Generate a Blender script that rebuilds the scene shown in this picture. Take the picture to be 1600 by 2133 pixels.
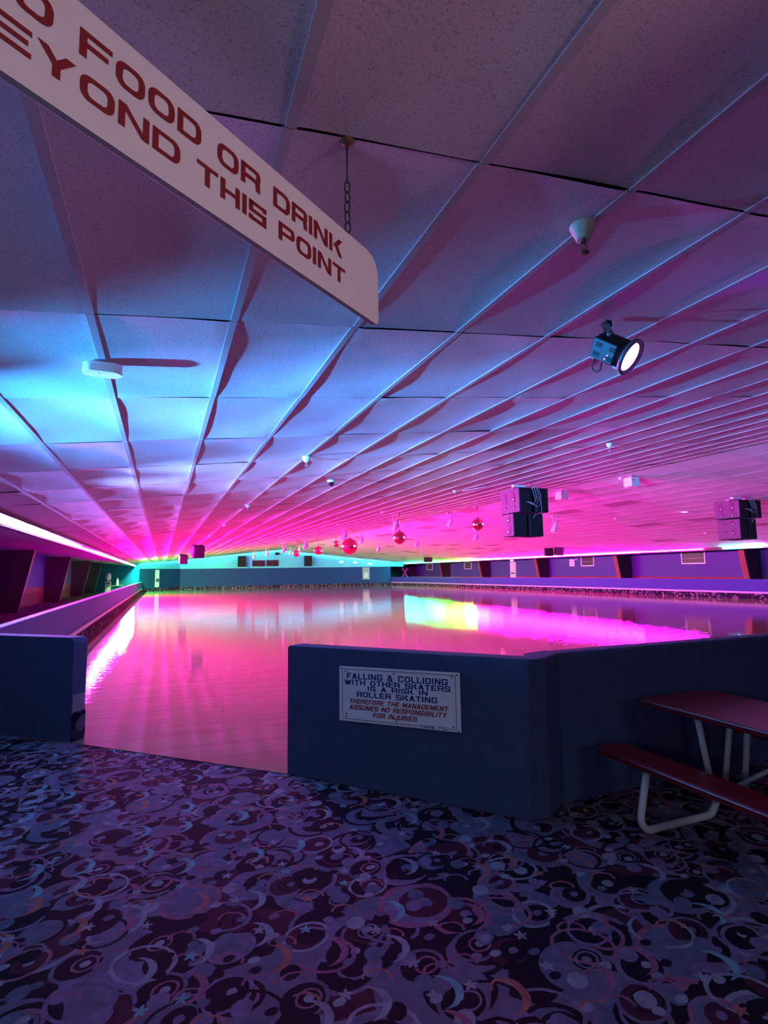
import bpy, bmesh, math, random
from mathutils import Vector, Matrix, Euler
random.seed(7)
for o in list(bpy.data.objects): bpy.data.objects.remove(o, do_unlink=True)
SC = bpy.context.scene
COL = SC.collection
PI = math.pi

# ------------------------------------------------------------------ camera
HEYE = 1.74555
cam_d = bpy.data.cameras.new('camera'); cam = bpy.data.objects.new('camera', cam_d); COL.objects.link(cam)
fw = Vector((.36926, .92312, .10777)); rt = Vector((.92845, -.37125, -.0138))
yaw, pitch, roll = .380567, .108018, -.0143826
fw = Vector((math.sin(yaw)*math.cos(pitch), math.cos(yaw)*math.cos(pitch), math.sin(pitch)))
r0 = Vector((math.cos(yaw), -math.sin(yaw), 0)); u0 = r0.cross(fw)
rt = r0*math.cos(roll) + u0*math.sin(roll); up = -r0*math.sin(roll) + u0*math.cos(roll)
M = Matrix((rt, up, -fw)).transposed().to_4x4(); M.translation = Vector((0, 0, HEYE))
cam.matrix_world = M
cam_d.sensor_fit = 'VERTICAL'; cam_d.sensor_height = 36.0
cam_d.lens = 1152.607*36.0/2133.0
cam_d.clip_start = .05; cam_d.clip_end = 300
SC.camera = cam

# ------------------------------------------------------------------ world, exposure, lamp strengths, added fills
wd = bpy.data.worlds.new('world'); SC.world = wd; wd.use_nodes = True
wd.node_tree.nodes['Background'].inputs[0].default_value = (.02, .015, .035, 1)
wd.node_tree.nodes['Background'].inputs[1].default_value = .3
SC.view_settings.view_transform = 'Standard'; SC.view_settings.look = 'None'
SC.view_settings.gamma = 1; SC.view_settings.exposure = 0.0
SC.view_settings.use_curve_mapping = False

LED_GAIN = 9.0         # strength of every LED tube
LOBBY_FILL = 70.0       # unseen fill lights added behind the camera
WASH_LAMP = 3400.0      # blue wash lamp by the entrance, and an added one beyond
FLOOD_FILL = 20000.0    # added magenta fill for the right roof slope
RINK_FILL = 300.0     # added pink spots over the rink

def point_lamp(name, loc, power, color, rad):
    l = bpy.data.lights.new(name, 'POINT'); l.energy = power; l.color = color; l.shadow_soft_size = rad
    o = bpy.data.objects.new(name, l); o.location = loc; COL.objects.link(o); return o
point_lamp('point_fill', (-1.9, -3.2, 1.9), 105, (.66, .82, 1.0), .25)  # unseen cool fill added to lift the near ceiling and carpet
def area_lamp(name, loc, size, power, color, rot=(0, 0, 0)):
    l = bpy.data.lights.new(name, 'AREA'); l.shape = 'RECTANGLE'; l.size = size[0]; l.size_y = size[1]
    l.energy = power; l.color = color
    o = bpy.data.objects.new(name, l); o.location = loc; o.rotation_euler = rot; COL.objects.link(o); return o
area_lamp('lobby_fill', (2.6, -4.0, 2.9), (1.2, .6), LOBBY_FILL, (.66, .86, 1.0))  # two area fills added for the lobby, out of view
area_lamp('lobby_fill', (-3.6, -2.5, 2.5), (1.2, .6), LOBBY_FILL*.45, (.62, .72, 1.0))

# LED colour along the hall, as the chase stood when the photo was taken (y, rgb)
def ramp(stops, y):
    if y <= stops[0][0]: return stops[0][1]
    for (a, ca), (b, cb) in zip(stops, stops[1:]):
        if y <= b:
            t = (y-a)/(b-a); return tuple(p+(q-p)*t for p, q in zip(ca, cb))
    return stops[-1][1]
LEFT_LED = [(3.2, (.01, .45, 1)), (5.5, (.01, .32, 1)), (8, (.10, .26, 1)), (11, (.22, .24, 1)), (14, (.35, .22, 1)), (18, (.65, .10, 1)),
            (24, (1, .005, .72)), (48, (1, .005, .60)), (51, (.6, .1, .15)), (53.5, (.05, 1, .05)), (66, (.006, .9, .3)), (70, (.006, .7, .9))]
RIGHT_LED = [(8, (.16, .22, 1)), (17, (.3, .25, 1)), (19.0, (1, .06, .9)), (20.2, (1, .02, .8)), (21.4, (.02, .75, .95)), (23.2, (.02, .75, .95)), (24.2, (1, .005, .95)), (46, (1, .005, .8)),
             (50, (.9, .04, .3)), (52.5, (.5, .5, .05)), (56, (.06, 1, .006)), (64, (.006, 1, .25)), (69, (.006, .75, .9))]

# ------------------------------------------------------------------ mesh helpers
class MB:
    """collects geometry in world coordinates; build() links it as ONE mesh object"""
    def __init__(s): s.bm = bmesh.new(); s.mi = 0
    def _f(s, vs, smooth=False):
        try: f = s.bm.faces.new(vs)
        except ValueError: return None
        f.material_index = s.mi; f.smooth = smooth; return f
    def quad(s, a, b, c, d): return s._f([s.bm.verts.new(p) for p in (a, b, c, d)])
    def poly(s, pts): return s._f([s.bm.verts.new(p) for p in pts])
    def hexa(s, p, bevel=0, seg=2):
        """p: 8 points, bottom ring then top ring"""
        v = [s.bm.verts.new(q) for q in p]
        fs = [s._f([v[i] for i in ix]) for ix in ((3,2,1,0),(4,5,6,7),(0,1,5,4),(1,2,6,5),(2,3,7,6),(3,0,4,7))]
        if bevel:
            es = {e for f in fs for e in f.edges}
            r = bmesh.ops.bevel(s.bm, geom=list(es), offset=bevel, segments=seg, profile=.5, affect='EDGES', clamp_overlap=True)
            for f in r['faces']: f.material_index = s.mi; f.smooth = True
        return v
    def box(s, c, d, M=None, bevel=0, seg=2):
        x, y, z = (k/2 for k in d)
        p = [Vector(q) for q in ((-x,-y,-z),(x,-y,-z),(x,y,-z),(-x,y,-z),(-x,-y,z),(x,-y,z),(x,y,z),(-x,y,z))]
        c = Vector(c)
        p = [(M @ q if M else q)+c for q in p]
        return s.hexa(p, bevel, seg)
    def prism(s, ring, off, bevel=0):
        """closed polygon ring extruded by vector off"""
        off = Vector(off); a = [s.bm.verts.new(Vector(p)) for p in ring]; b = [s.bm.verts.new(Vector(p)+off) for p in ring]
        n = len(a); fs = [s._f(a[::-1]), s._f(b)]
        for i in range(n): fs.append(s._f([a[i], a[(i+1) % n], b[(i+1) % n], b[i]]))
        if bevel:
            es = {e for f in fs if f for e in f.edges}
            r = bmesh.ops.bevel(s.bm, geom=list(es), offset=bevel, segments=2, profile=.5, affect='EDGES', clamp_overlap=True)
            for f in r['faces']: f.material_index = s.mi; f.smooth = True
    def lathe(s, prof, c, axis=(0, 0, 1), n=24, smooth=True):
        """prof: (radius, height) pairs along axis from c"""
        ax = Vector(axis).normalized(); t = ax.orthogonal().normalized(); b = ax.cross(t); c = Vector(c); rings = []
        for r, h in prof:
            if r < 1e-6: rings.append([s.bm.verts.new(c+ax*h)])
            else: rings.append([s.bm.verts.new(c+ax*h+(t*math.cos(2*PI*i/n)+b*math.sin(2*PI*i/n))*r) for i in range(n)])
        for A, B in zip(rings, rings[1:]):
            for i in range(n):
                j = (i+1) % n
                if len(A) == 1 and len(B) == 1: continue
                if len(A) == 1: s._f([A[0], B[j], B[i]], smooth)
                elif len(B) == 1: s._f([A[i], A[j], B[0]], smooth)
                else: s._f([A[i], A[j], B[j], B[i]], smooth)
        for R, fl in ((rings[0], True), (rings[-1], False)):
            if len(R) > 2: s._f(R[::-1] if fl else R)
    def tube(s, pts, r, n=12, closed=False):
        pts = [Vector(p) for p in pts]; m = len(pts); rings = []; prev = None
        for i, p in enumerate(pts):
            a = pts[(i-1) % m] if (closed or i > 0) else p; b = pts[(i+1) % m] if (closed or i < m-1) else p
            t = (b-a).normalized()
            if prev is None: x = t.orthogonal().normalized()
            else:
                x = prev - t*prev.dot(t)
                x = x.normalized() if x.length > 1e-6 else t.orthogonal().normalized()
            prev = x; y = t.cross(x)
            rings.append([s.bm.verts.new(p+(x*math.cos(2*PI*k/n)+y*math.sin(2*PI*k/n))*r) for k in range(n)])
        for i in range(m if closed else m-1):
            A, B = rings[i], rings[(i+1) % m]
            for k in range(n): s._f([A[k], A[(k+1) % n], B[(k+1) % n], B[k]], True)
        if not closed: s._f(rings[0][::-1]); s._f(rings[-1])
    def sphere(s, c, r, n=16, m=10, smooth=True, squash=1):
        s.lathe([(max(0, r*math.sin(PI*i/m)), -r*squash*math.cos(PI*i/m)) for i in range(m+1)], c, (0, 0, 1), n, smooth)
    def build(s, name, mats, parent=None, kind=None, label=None):
        bmesh.ops.recalc_face_normals(s.bm, faces=s.bm.faces[:])
        if parent is not None:
            w = Vector((0, 0, 0)); q = parent
            while q is not None: w += q.location; q = q.parent
            bmesh.ops.translate(s.bm, vec=-w, verts=s.bm.verts[:])
        me = bpy.data.meshes.new(name); s.bm.to_mesh(me); s.bm.free()
        for m in (mats if isinstance(mats, (list, tuple)) else [mats]): me.materials.append(m)
        o = bpy.data.objects.new(name, me); COL.objects.link(o)
        if parent is not None: o.parent = parent
        if kind: o['kind'] = kind
        if label: o['label'] = label
        return o

def tag(o, label, cat, group=None):
    o['label'] = label; o['category'] = cat
    if group: o['group'] = group
    return o
def thing(name, loc, label, cat, group=None):
    o = bpy.data.objects.new(name, None); o.location = loc; o.empty_display_size = .1; COL.objects.link(o)
    return tag(o, label, cat, group)
def copy_tree(o, parent=None):
    c = o.copy(); COL.objects.link(c)
    if parent is not None: c.parent = parent
    for ch in [x for x in bpy.data.objects if x.parent == o]: copy_tree(ch, c)
    return c
def arc(c, r, a0, a1, n, ax, ay):
    c = Vector(c); ax = Vector(ax); ay = Vector(ay)
    return [c+ax*(r*math.cos(a0+(a1-a0)*i/n))+ay*(r*math.sin(a0+(a1-a0)*i/n)) for i in range(n+1)]
def fillet(pts, r, n=6):
    """rounds the inner corners of a polyline"""
    pts = [Vector(p) for p in pts]; out = [pts[0]]
    for a, b, c in zip(pts, pts[1:], pts[2:]):
        u = (a-b).normalized(); v = (c-b).normalized(); ang = u.angle(v)
        if ang > 3.1: out.append(b); continue
        d = r/math.tan(ang/2); p, q = b+u*d, b+v*d; ctr = b+(u+v).normalized()*(r/math.sin(ang/2))
        for i in range(n+1):
            t = i/n; w = (p-ctr).normalized().slerp((q-ctr).normalized(), t); out.append(ctr+w*r)
    out.append(pts[-1]); return out

# ------------------------------------------------------------------ materials
class NT:
    def __init__(s, name):
        s.m = bpy.data.materials.new(name); s.m.use_nodes = True; s.t = s.m.node_tree; s.t.nodes.clear()
        s.out = s.t.nodes.new('ShaderNodeOutputMaterial'); s.p = s.t.nodes.new('ShaderNodeBsdfPrincipled')
        s.t.links.new(s.p.outputs[0], s.out.inputs[0])
    def n(s, kind, **kw):
        x = s.t.nodes.new(kind)
        for k, v in kw.items(): setattr(x, k, v)
        return x
    def put(s, sock, v):
        if isinstance(v, bpy.types.NodeSocket): s.t.links.new(v, sock)
        elif isinstance(v, (tuple, list)) and sock.type == 'RGBA' and len(v) == 3: sock.default_value = (*v, 1)
        else: sock.default_value = v
    def math(s, op, a, b=0.0, c=None):
        x = s.n('ShaderNodeMath', operation=op); s.put(x.inputs[0], a); s.put(x.inputs[1], b)
        if c is not None: s.put(x.inputs[2], c)
        return x.outputs[0]
    def vmath(s, op, a, b=(0, 0, 0)):
        x = s.n('ShaderNodeVectorMath', operation=op); s.put(x.inputs[0], a); s.put(x.inputs[1], b)
        return x.outputs[1] if op in ('LENGTH', 'DOT_PRODUCT', 'DISTANCE') else x.outputs[0]
    def mix(s, f, a, b, blend='MIX'):
        x = s.n('ShaderNodeMix', data_type='RGBA', blend_type=blend)
        s.put(x.inputs[0], f); s.put(x.inputs[6], a); s.put(x.inputs[7], b); return x.outputs[2]
    def noise(s, vec, scale, detail=2, rough=.5, out=0):
        x = s.n('ShaderNodeTexNoise'); s.put(x.inputs['Vector'], vec); x.inputs['Scale'].default_value = scale
        x.inputs['Detail'].default_value = detail; x.inputs['Roughness'].default_value = rough; return x.outputs[out]
    def ramp(s, f, stops, const=False):
        x = s.n('ShaderNodeValToRGB'); cr = x.color_ramp; cr.interpolation = 'CONSTANT' if const else 'LINEAR'
        while len(cr.elements) < len(stops): cr.elements.new(.5)
        for e, (p, c) in zip(cr.elements, stops): e.position = p; e.color = (*c, 1)
        s.put(x.inputs[0], f); return x.outputs[0]
    def bump(s, h, strength, dist):
        x = s.n('ShaderNodeBump'); x.inputs['Strength'].default_value = strength; x.inputs['Distance'].default_value = dist
        s.put(x.inputs['Height'], h); s.t.links.new(x.outputs[0], s.p.inputs['Normal'])
    def coord(s, k='Object'): return s.n('ShaderNodeTexCoord').outputs[k]
    def set(s, color=None, rough=None, metal=None, spec=None):
        if color is not None: s.put(s.p.inputs['Base Color'], color)
        if rough is not None: s.put(s.p.inputs['Roughness'], rough)
        if metal is not None: s.put(s.p.inputs['Metallic'], metal)
        if spec is not None: s.put(s.p.inputs['Specular IOR Level'], spec)
        return s.m

def paint(name, c, rough=.5, metal=0, spec=.5, var=.12, scale=6, bump=0, bscale=60):
    t = NT(name); co = t.coord()
    nz = t.noise(co, scale, 4, .6)
    f = t.math('MULTIPLY_ADD', nz, 2*var, 1-var)
    v = t.vmath('SCALE', (c[0], c[1], c[2])); v.node.inputs['Vector'].default_value = c; t.put(v.node.inputs['Scale'], f)
    t.set(v, rough, metal, spec)
    if bump: t.bump(t.noise(co, bscale, 3), bump, .01)
    return t.m
def glow(name, c, k):
    t = NT(name); t.set((c[0]*.3, c[1]*.3, c[2]*.3), .5)
    t.p.inputs['Emission Color'].default_value = (*c, 1); t.p.inputs['Emission Strength'].default_value = k; return t.m

WHITE = paint('white_plastic', (.72, .72, .72), .4)
BLACK = paint('black_plastic', (.012, .012, .014), .45)
DKGREY = paint('dark_grey_metal', (.05, .05, .055), .4, .4)
STEEL = paint('steel', (.55, .55, .56), .25, .9)
CHROME = paint('chrome', (.85, .85, .85), .08, 1, var=.03)
NAVY = paint('navy_paint', (.055, .075, .155), .75, spec=.25, var=.3, scale=9, bump=.25, bscale=90)
BLUEWALL = paint('blue_wall_paint', (.024, .035, .21), .7, spec=.3, var=.1, scale=3, bump=.08)
FARBLUE = paint('far_wall_blue', (.006, .035, .12), .6, spec=.15, var=.08, scale=2)
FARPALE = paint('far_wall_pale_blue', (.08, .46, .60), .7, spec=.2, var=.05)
LEDGE = paint('ledge_paint', (.35, .33, .42), .5)
OUTERBLUE = paint('outer_wall_blue', (.035, .03, .17), .7)
OUTERRED = paint('outer_wall_red', (.16, .012, .02), .7)
DARKWOOD = paint('dark_wood', (.10, .035, .025), .5, scale=4, var=.3)
REDWOOD = paint('red_wood', (.16, .035, .03), .5, scale=4, var=.3)
BROWN = paint('brown_fascia', (.06, .04, .035), .7, var=.3)
SOFFIT = paint('soffit_paint', (.26, .22, .25), .8, var=.1)
SIGNWHITE = paint('sign_board_white', (.80, .76, .74), .45, var=.05, scale=12)
SIGNRED = paint('sign_letter_red', (.24, .005, .010), .5)
WARNWHITE = paint('notice_panel_white', (.88, .88, .89), .4, var=.06)
INKBLUE = paint('ink_blue', (.015, .02, .20), .5)
INKRED = paint('ink_red', (.36, .012, .02), .5)
INKBLACK = paint('ink_dark', (.03, .02, .03), .5)
TABLERED = paint('table_red', (.19, .008, .014), .28, spec=.6, var=.15)
PIPE = paint('pipe_white', (.62, .58, .56), .4, var=.15, scale=14)
OLDCREAM = paint('aged_cream_plastic', (.60, .52, .38), .5, var=.25, scale=40)
RUST = paint('rusty_metal', (.16, .08, .05), .7, .3, var=.4, scale=80)
CHAINM = paint('dark_chain_metal', (.05, .04, .05), .45, .7)
BALL = paint('red_chrome', (.80, .25, .36), .12, 1, var=.1)
MIRROR = paint('mirror_tile', (.9, .9, .92), .05, 1, var=.03)
SPKFRONT = paint('speaker_front', (.045, .040, .058), .6, var=.1)
SPK = paint('speaker_box', (.012, .011, .016), .6, spec=.2)
DARKGLASS = paint('dark_glass', (.015, .012, .016), .1, spec=.8)

def ceiling_mat(name, c):
    t = NT(name); co = t.coord()
    fine = t.noise(co, 95, 6, .65); coarse = t.noise(co, 2.2, 3, .5)
    vo = t.n('ShaderNodeTexVoronoi'); t.put(vo.inputs['Vector'], co); vo.inputs['Scale'].default_value = 55
    pits = t.math('SMOOTH_MIN', vo.outputs['Distance'], .35, .1)
    h = t.math('ADD', fine, t.math('MULTIPLY', pits, .8))
    f = t.math('MULTIPLY_ADD', coarse, .22, .89)
    dk = t.math('MULTIPLY', f, t.ramp_val(fine, .36, .46, .62, 1.0))
    v = t.vmath('SCALE', c); v.node.inputs['Vector'].default_value = c; t.put(v.node.inputs['Scale'], dk)
    t.set(v, .62, 0, .35); t.bump(h, .45, .006); return t.m
def _rv(s, f, a, b, lo, hi):
    x = s.n('ShaderNodeMapRange'); x.clamp = True; s.put(x.inputs[0], f)
    for i, k in enumerate((a, b, lo, hi)): x.inputs[i+1].default_value = k
    return x.outputs[0]
NT.ramp_val = _rv
CEIL = ceiling_mat('ceiling_panel', (.66, .64, .66))
CEIL_DARK = ceiling_mat('darker_ceiling_panel', (.40, .30, .34))  # darker tone for a scattered few panels
RAIL = paint('ceiling_batten', (.52, .51, .52), .5, spec=.2, var=.06)

def carpet_mat():
    t = NT('patterned_carpet'); co = t.coord()
    warp = t.vmath('SCALE', t.vmath('SUBTRACT', t.noise(co, 30, 2, .5, 1), (.5, .5, .5)))
    warp.node.inputs['Scale'].default_value = .012
    P = t.vmath('MULTIPLY', t.vmath('ADD', co, warp), (.9, .9, 0))
    def cells(scale, off, rnd=.7, sq=1.0, ang=0.0):
        q = t.vmath('ADD', P, off)
        vo = t.n('ShaderNodeTexVoronoi', voronoi_dimensions='2D'); t.put(vo.inputs['Vector'], q)
        vo.inputs['Scale'].default_value = scale; vo.inputs['Randomness'].default_value = rnd
        pos = vo.outputs['Position']
        loc = t.vmath('SUBTRACT', q, pos)
        sx = t.n('ShaderNodeSeparateXYZ'); t.put(sx.inputs[0], loc)
        c = t.n('ShaderNodeSeparateColor'); t.put(c.inputs[0], vo.outputs['Color'])
        ca, sa = math.cos(ang), math.sin(ang)
        x = t.math('ADD', t.math('MULTIPLY', sx.outputs[0], ca), t.math('MULTIPLY', sx.outputs[1], sa))
        y = t.math('SUBTRACT', t.math('MULTIPLY', sx.outputs[1], ca), t.math('MULTIPLY', sx.outputs[0], sa))
        y = t.math('MULTIPLY', y, sq)
        d = t.math('SQRT', t.math('ADD', t.math('MULTIPLY', x, x), t.math('MULTIPLY', y, y)))
        return d, c.outputs, x, y
    def lt(a, b): return t.math('LESS_THAN', a, b)
    def band(d, a, b): return t.math('MULTIPLY', t.math('GREATER_THAN', d, a), t.math('LESS_THAN', d, b))
    DK = (.020, .009, .017); MAR = (.075, .018, .032); PUR = (.155, .120, .172); BLU = (.122, .120, .175); PALE = (.27, .25, .29)
    TEAL = (.17, .33, .34); PNK = (.30, .10, .16); ORG = (.38, .13, .10); LIL = (.20, .135, .22)
    d0, c0, x0, y0 = cells(3.6, (3.1, 1.7, 0), .9)
    col = t.ramp(c0[0], [(0, DK), (.40, PUR), (.58, MAR), (.72, DK), (.86, BLU)], True)
    for sc, off, r, stops, lim, inner, ecc in (
            (3.3, (5.2, 2.3, 0), .150, [(0, PUR), (.38, BLU), (.58, DK), (.74, LIL), (.86, PUR)], .95, .64, 1.10),
            (2.7, (7.9, 5.4, 0), .190, [(0, PUR), (.5, LIL), (.8, BLU)], .62, .66, 1.12),
            (3.9, (.3, .9, 0), .110, [(0, DK), (.45, PUR), (.65, MAR), (.85, BLU)], .72, .60, 1.2)):
        d, c, x, y = cells(sc, off, .8, ecc, .5)
        disc = t.math('MULTIPLY', lt(d, r), lt(c[2], lim)); col = t.mix(disc, col, t.ramp(c[0], stops, True))
        rim = t.math('MULTIPLY', band(d, r*.84, r), lt(c[2], lim)); col = t.mix(rim, col, t.ramp(c[1], [(0, PUR), (.25, DK), (.5, PALE), (.62, PNK), (.74, LIL), (.88, DK)], True))
        d2 = t.math('SQRT', t.math('ADD', t.math('POWER', t.math('SUBTRACT', x, r*.18), 2), t.math('POWER', t.math('ADD', y, r*.12), 2)))
        eye = t.math('MULTIPLY', lt(d2, r*inner), lt(c[2], lim*.82)); col = t.mix(eye, col, t.ramp(c[1], [(0, DK), (.55, MAR), (.75, DK)], True))
        ring = t.math('MULTIPLY', t.math('MULTIPLY', band(d2, r*.40, r*.50), lt(c[1], .42)), lt(c[2], lim*.82)); col = t.mix(ring, col, t.ramp(c[0], [(0, PNK), (.4, LIL), (.7, MAR)], True))
        dot = t.math('MULTIPLY', lt(d2, r*.20), lt(c[2], lim*.62)); col = t.mix(dot, col, t.ramp(c[0], [(0, PALE), (.4, LIL), (.7, BLU)], True))
    # overlapping thin rings
    d, c, x, y = cells(2.9, (8.7, 4.1, 0), .9, 1.2, -.6)
    col = t.mix(t.math('MULTIPLY', band(d, .118, .136), lt(c[0], .75)), col, t.ramp(c[1], [(0, LIL), (.3, DK), (.5, PALE), (.7, PNK)], True))
    # small discs
    d, c, x, y = cells(6.0, (2.2, 7.7, 0), .85, 1.15, .9)
    col = t.mix(t.math('MULTIPLY', lt(d, .045), lt(c[0], .55)), col, t.ramp(c[1], [(0, BLU), (.3, DK), (.5, PALE), (.65, LIL), (.82, BLU)], True))
    d, c, x, y = cells(8.5, (4.8, 3.3, 0), .9, 1.3, .2)
    col = t.mix(t.math('MULTIPLY', lt(d, .026), lt(c[0], .42)), col, t.ramp(c[1], [(0, PALE), (.3, LIL), (.5, DK), (.7, BLU)], True))
    # crescents and slivers, teal and pink
    d, c, x, y = cells(3.7, (6.1, 5.6, 0), .9, 1.0, .4)
    dd = t.math('SQRT', t.math('ADD', t.math('POWER', t.math('ADD', x, .03), 2), t.math('POWER', t.math('SUBTRACT', y, .02), 2)))
    cres = t.math('MULTIPLY', lt(d, .085), t.math('GREATER_THAN', dd, .088))
    col = t.mix(t.math('MULTIPLY', cres, lt(c[0], .6)), col, t.ramp(c[1], [(0, TEAL), (.35, PALE), (.6, PNK), (.8, ORG)], True))
    # squiggles
    d, c, x, y = cells(4.6, (1.9, 8.8, 0), .9, .8, 1.2)
    col = t.mix(t.math('MULTIPLY', t.math('MULTIPLY', band(d, .040, .050), t.math('GREATER_THAN', x, -.01)), lt(c[0], .7)), col, t.ramp(c[1], [(0, PNK), (.5, ORG), (.8, LIL)], True))
    # stars
    d, c, x, y = cells(4.0, (9.4, 6.6, 0), .9)
    a = t.math('ARCTAN2', y, x); k = t.math('ABSOLUTE', t.math('SUBTRACT', t.math('FRACT', t.math('MULTIPLY_ADD', a, 5/(2*PI), 10.0)), .5))
    col = t.mix(t.math('MULTIPLY', lt(d, t.math('MULTIPLY_ADD', k, .042, .011)), lt(c[0], .6)), col, t.ramp(c[1], [(0, PALE), (.6, ORG), (.75, TEAL)], True))
    # pile grain
    g = t.noise(co, 260, 3, .7); g2 = t.noise(co, 14, 3, .6)
    f = t.math('MULTIPLY', t.ramp_val(g, .3, .7, .62, 1.3), t.ramp_val(g2, .3, .7, .75, 1.2))
    v = t.vmath('SCALE', col); t.put(v.node.inputs['Scale'], f)
    t.set(v, .95, 0, .08); t.bump(g, .5, .006); return t.m
CARPET = carpet_mat()

def rink_mat():
    t = NT('varnished_rink_boards'); co = t.coord()
    br = t.n('ShaderNodeTexBrick'); br.offset = .37; br.squash = 1
    mp = t.n('ShaderNodeMapping'); t.put(mp.inputs[0], co); mp.inputs['Rotation'].default_value = (0, 0, .10)
    t.put(br.inputs['Vector'], mp.outputs[0])
    br.inputs['Scale'].default_value = 1; br.inputs['Brick Width'].default_value = 1.9; br.inputs['Row Height'].default_value = .07
    br.inputs['Mortar Size'].default_value = .0018; br.inputs['Mortar Smooth'].default_value = .4
    br.inputs['Color1'].default_value = (.42, .20, .145, 1); br.inputs['Color2'].default_value = (.35, .16, .11, 1); br.inputs['Mortar'].default_value = (.17, .08, .05, 1)
    st = t.vmath('MULTIPLY', mp.outputs[0], (1.2, 22, 1)); gr = t.noise(st, 1.5, 4, .6)
    c = t.mix(t.ramp_val(gr, .35, .75, 0, .35), br.outputs['Color'], (.21, .10, .06))
    scuff = t.noise(t.vmath('MULTIPLY', co, (.9, 2.6, 1)), 1.3, 6, .65)
    t.set(c, t.ramp_val(scuff, .3, .75, .012, .035), 0, .36)
    wav = t.noise(t.vmath('MULTIPLY', co, (3.0, 7.0, 1)), 1.0, 4, .55)
    fin = t.noise(co, 16, 2, .5)
    t.bump(t.math('ADD', wav, t.math('MULTIPLY', fin, .10)), .13, .02); return t.m
RINK = rink_mat()

def band_mat():
    """patterned carpet on the kick band, seen far off"""
    t = NT('kick_band_carpet'); co = t.coord()
    vo = t.n('ShaderNodeTexVoronoi'); t.put(vo.inputs['Vector'], co); vo.inputs['Scale'].default_value = 9.5
    c = t.n('ShaderNodeSeparateColor'); t.put(c.inputs[0], vo.outputs['Color'])
    col = t.ramp(c.outputs[0], [(0, (.012, .010, .02)), (.45, (.04, .025, .06)), (.62, (.12, .09, .14)), (.78, (.02, .015, .03)), (.93, (.20, .16, .15))], True)
    t.set(col, .95, 0, .05); return t.m
BAND = band_mat()

# ------------------------------------------------------------------ the setting
SLOPE = .10745; OX, ZC, OY = -1.22496, 3.147575, 1.7925; TW, TD = .79994, 1.624
XR = 13.7; XEAVE_L, XEAVE_R = -2.95, 30.65; XOUT_L, XOUT_R = -7.5, 34.6; YB, YF = -7.9, 71.3
def zl(x): return ZC + (x-OX)*SLOPE
ZR = zl(XR)
def zr(x): return ZR - (x-XR)*SLOPE
def zceil(x): return zl(x) if x < XR else zr(x)

m = MB(); m.quad((XOUT_L, YB, 0), (XOUT_R, YB, 0), (XOUT_R, 76, 0), (XOUT_L, 76, 0)); m.build('floor', CARPET, kind='structure')
# rink floor: varnished boards inside the half walls
CH_A, CH_B, CH_C, CH_D = (2.45, 3.40), (1.06, 5.02), (-.86, 6.87), (-2.18, 8.02)
RP = [(2.62, 3.66), (1.14, 5.09), CH_B, CH_C, CH_D, (-2.16, 65.6), (2.0, 71.25), (22.7, 71.25), (28.8, 69.8), (30.0, 64.0), (30.0, 3.70)]
m = MB(); m.prism([(x, y, .001) for x, y in RP[::-1]], (0, 0, .005)); m.build('floor_rink', RINK, kind='structure')

def ceiling(name, xs, zf, x_from, x_to, j0, j1, sgn, amp):
    """panels that bow upward between battens; each is dented its own way"""
    rnd = random.Random(11 if sgn > 0 else 23)
    m = MB()
    for j in range(j0, j1):
        xa, xb = max(x_from, xs+j*TW), min(x_to, xs+(j+1)*TW)
        if xb-xa < .02: continue
        for i in range(-6, 44):
            ya, yb = max(YB, OY+i*TD)+.006, min(YF, OY+(i+1)*TD)-.006
            if yb-ya < .05: continue
            near = ya < 13; nx, ny = (12, 18) if near and sgn > 0 else ((8, 8) if ya < 30 else (6, 5))
            h = rnd.uniform(.5, 1.35)*amp*(1.5 if ya > 12 else 1); tilt = rnd.uniform(-.5, .5)*amp; tw2 = rnd.uniform(-.4, .4)*amp
            ph = rnd.uniform(0, 6.28); k1 = rnd.uniform(.5, 1.2)*amp*.22
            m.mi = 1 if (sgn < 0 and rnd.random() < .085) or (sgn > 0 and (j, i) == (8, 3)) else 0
            V = []
            for a in range(nx+1):
                u = a/nx; row = []
                for b in range(ny+1):
                    v = b/ny; e = (1-abs(2*u-1)**2.3)
                    w = e*(1-.92*abs(2*v-1)**2.6)
                    dz = h*w + k1*e*math.sin(ph+v*7.5)*math.sin(ph*2+u*3) + (tilt*(v-.5)+tw2*(v-.5)*(u-.5)*2)*min(1, 3*e)
                    if sgn < 0: dz += tilt*(u-.5)*.6
                    x, y = xa+(xb-xa)*u, ya+(yb-ya)*v
                    row.append(m.bm.verts.new((x, y, zf(x)+dz)))
                V.append(row)
            for a in range(nx):
                for b in range(ny): m._f([V[a][b], V[a+1][b], V[a+1][b+1], V[a][b+1]], True)
    o = m.build(name, [CEIL, CEIL_DARK], kind='structure')
    m = MB()
    for j in range(j0, j1+1):
        x = xs+j*TW
        if not (x_from-.01 < x < x_to+.01): continue
        hw, t = .022, (.0045 if sgn > 0 else .0015)
        for i in range(-6, 44):
            ya, yb = max(YB, OY+i*TD), min(YF, OY+(i+1)*TD)
            if yb-ya < .05: continue
            dx = rnd.uniform(-.006, .006)*(1 if i % 2 else .3)
            m.hexa([(x-hw+dx, ya+.003, zf(x-hw)-t), (x+hw+dx, ya+.003, zf(x+hw)-t), (x+hw-dx, yb-.003, zf(x+hw)-t), (x-hw-dx, yb-.003, zf(x-hw)-t),
                    (x-hw+dx, ya+.003, zf(x-hw)+.004), (x+hw+dx, ya+.003, zf(x+hw)+.004), (x+hw-dx, yb-.003, zf(x+hw)+.004), (x-hw-dx, yb-.003, zf(x-hw)+.004)])
    m.build('ceiling_batten', RAIL, o, kind='structure')
    return o
ceiling('ceiling_left', OX, zl, XEAVE_L, XR, -3, 19, 1, .024)
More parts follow.
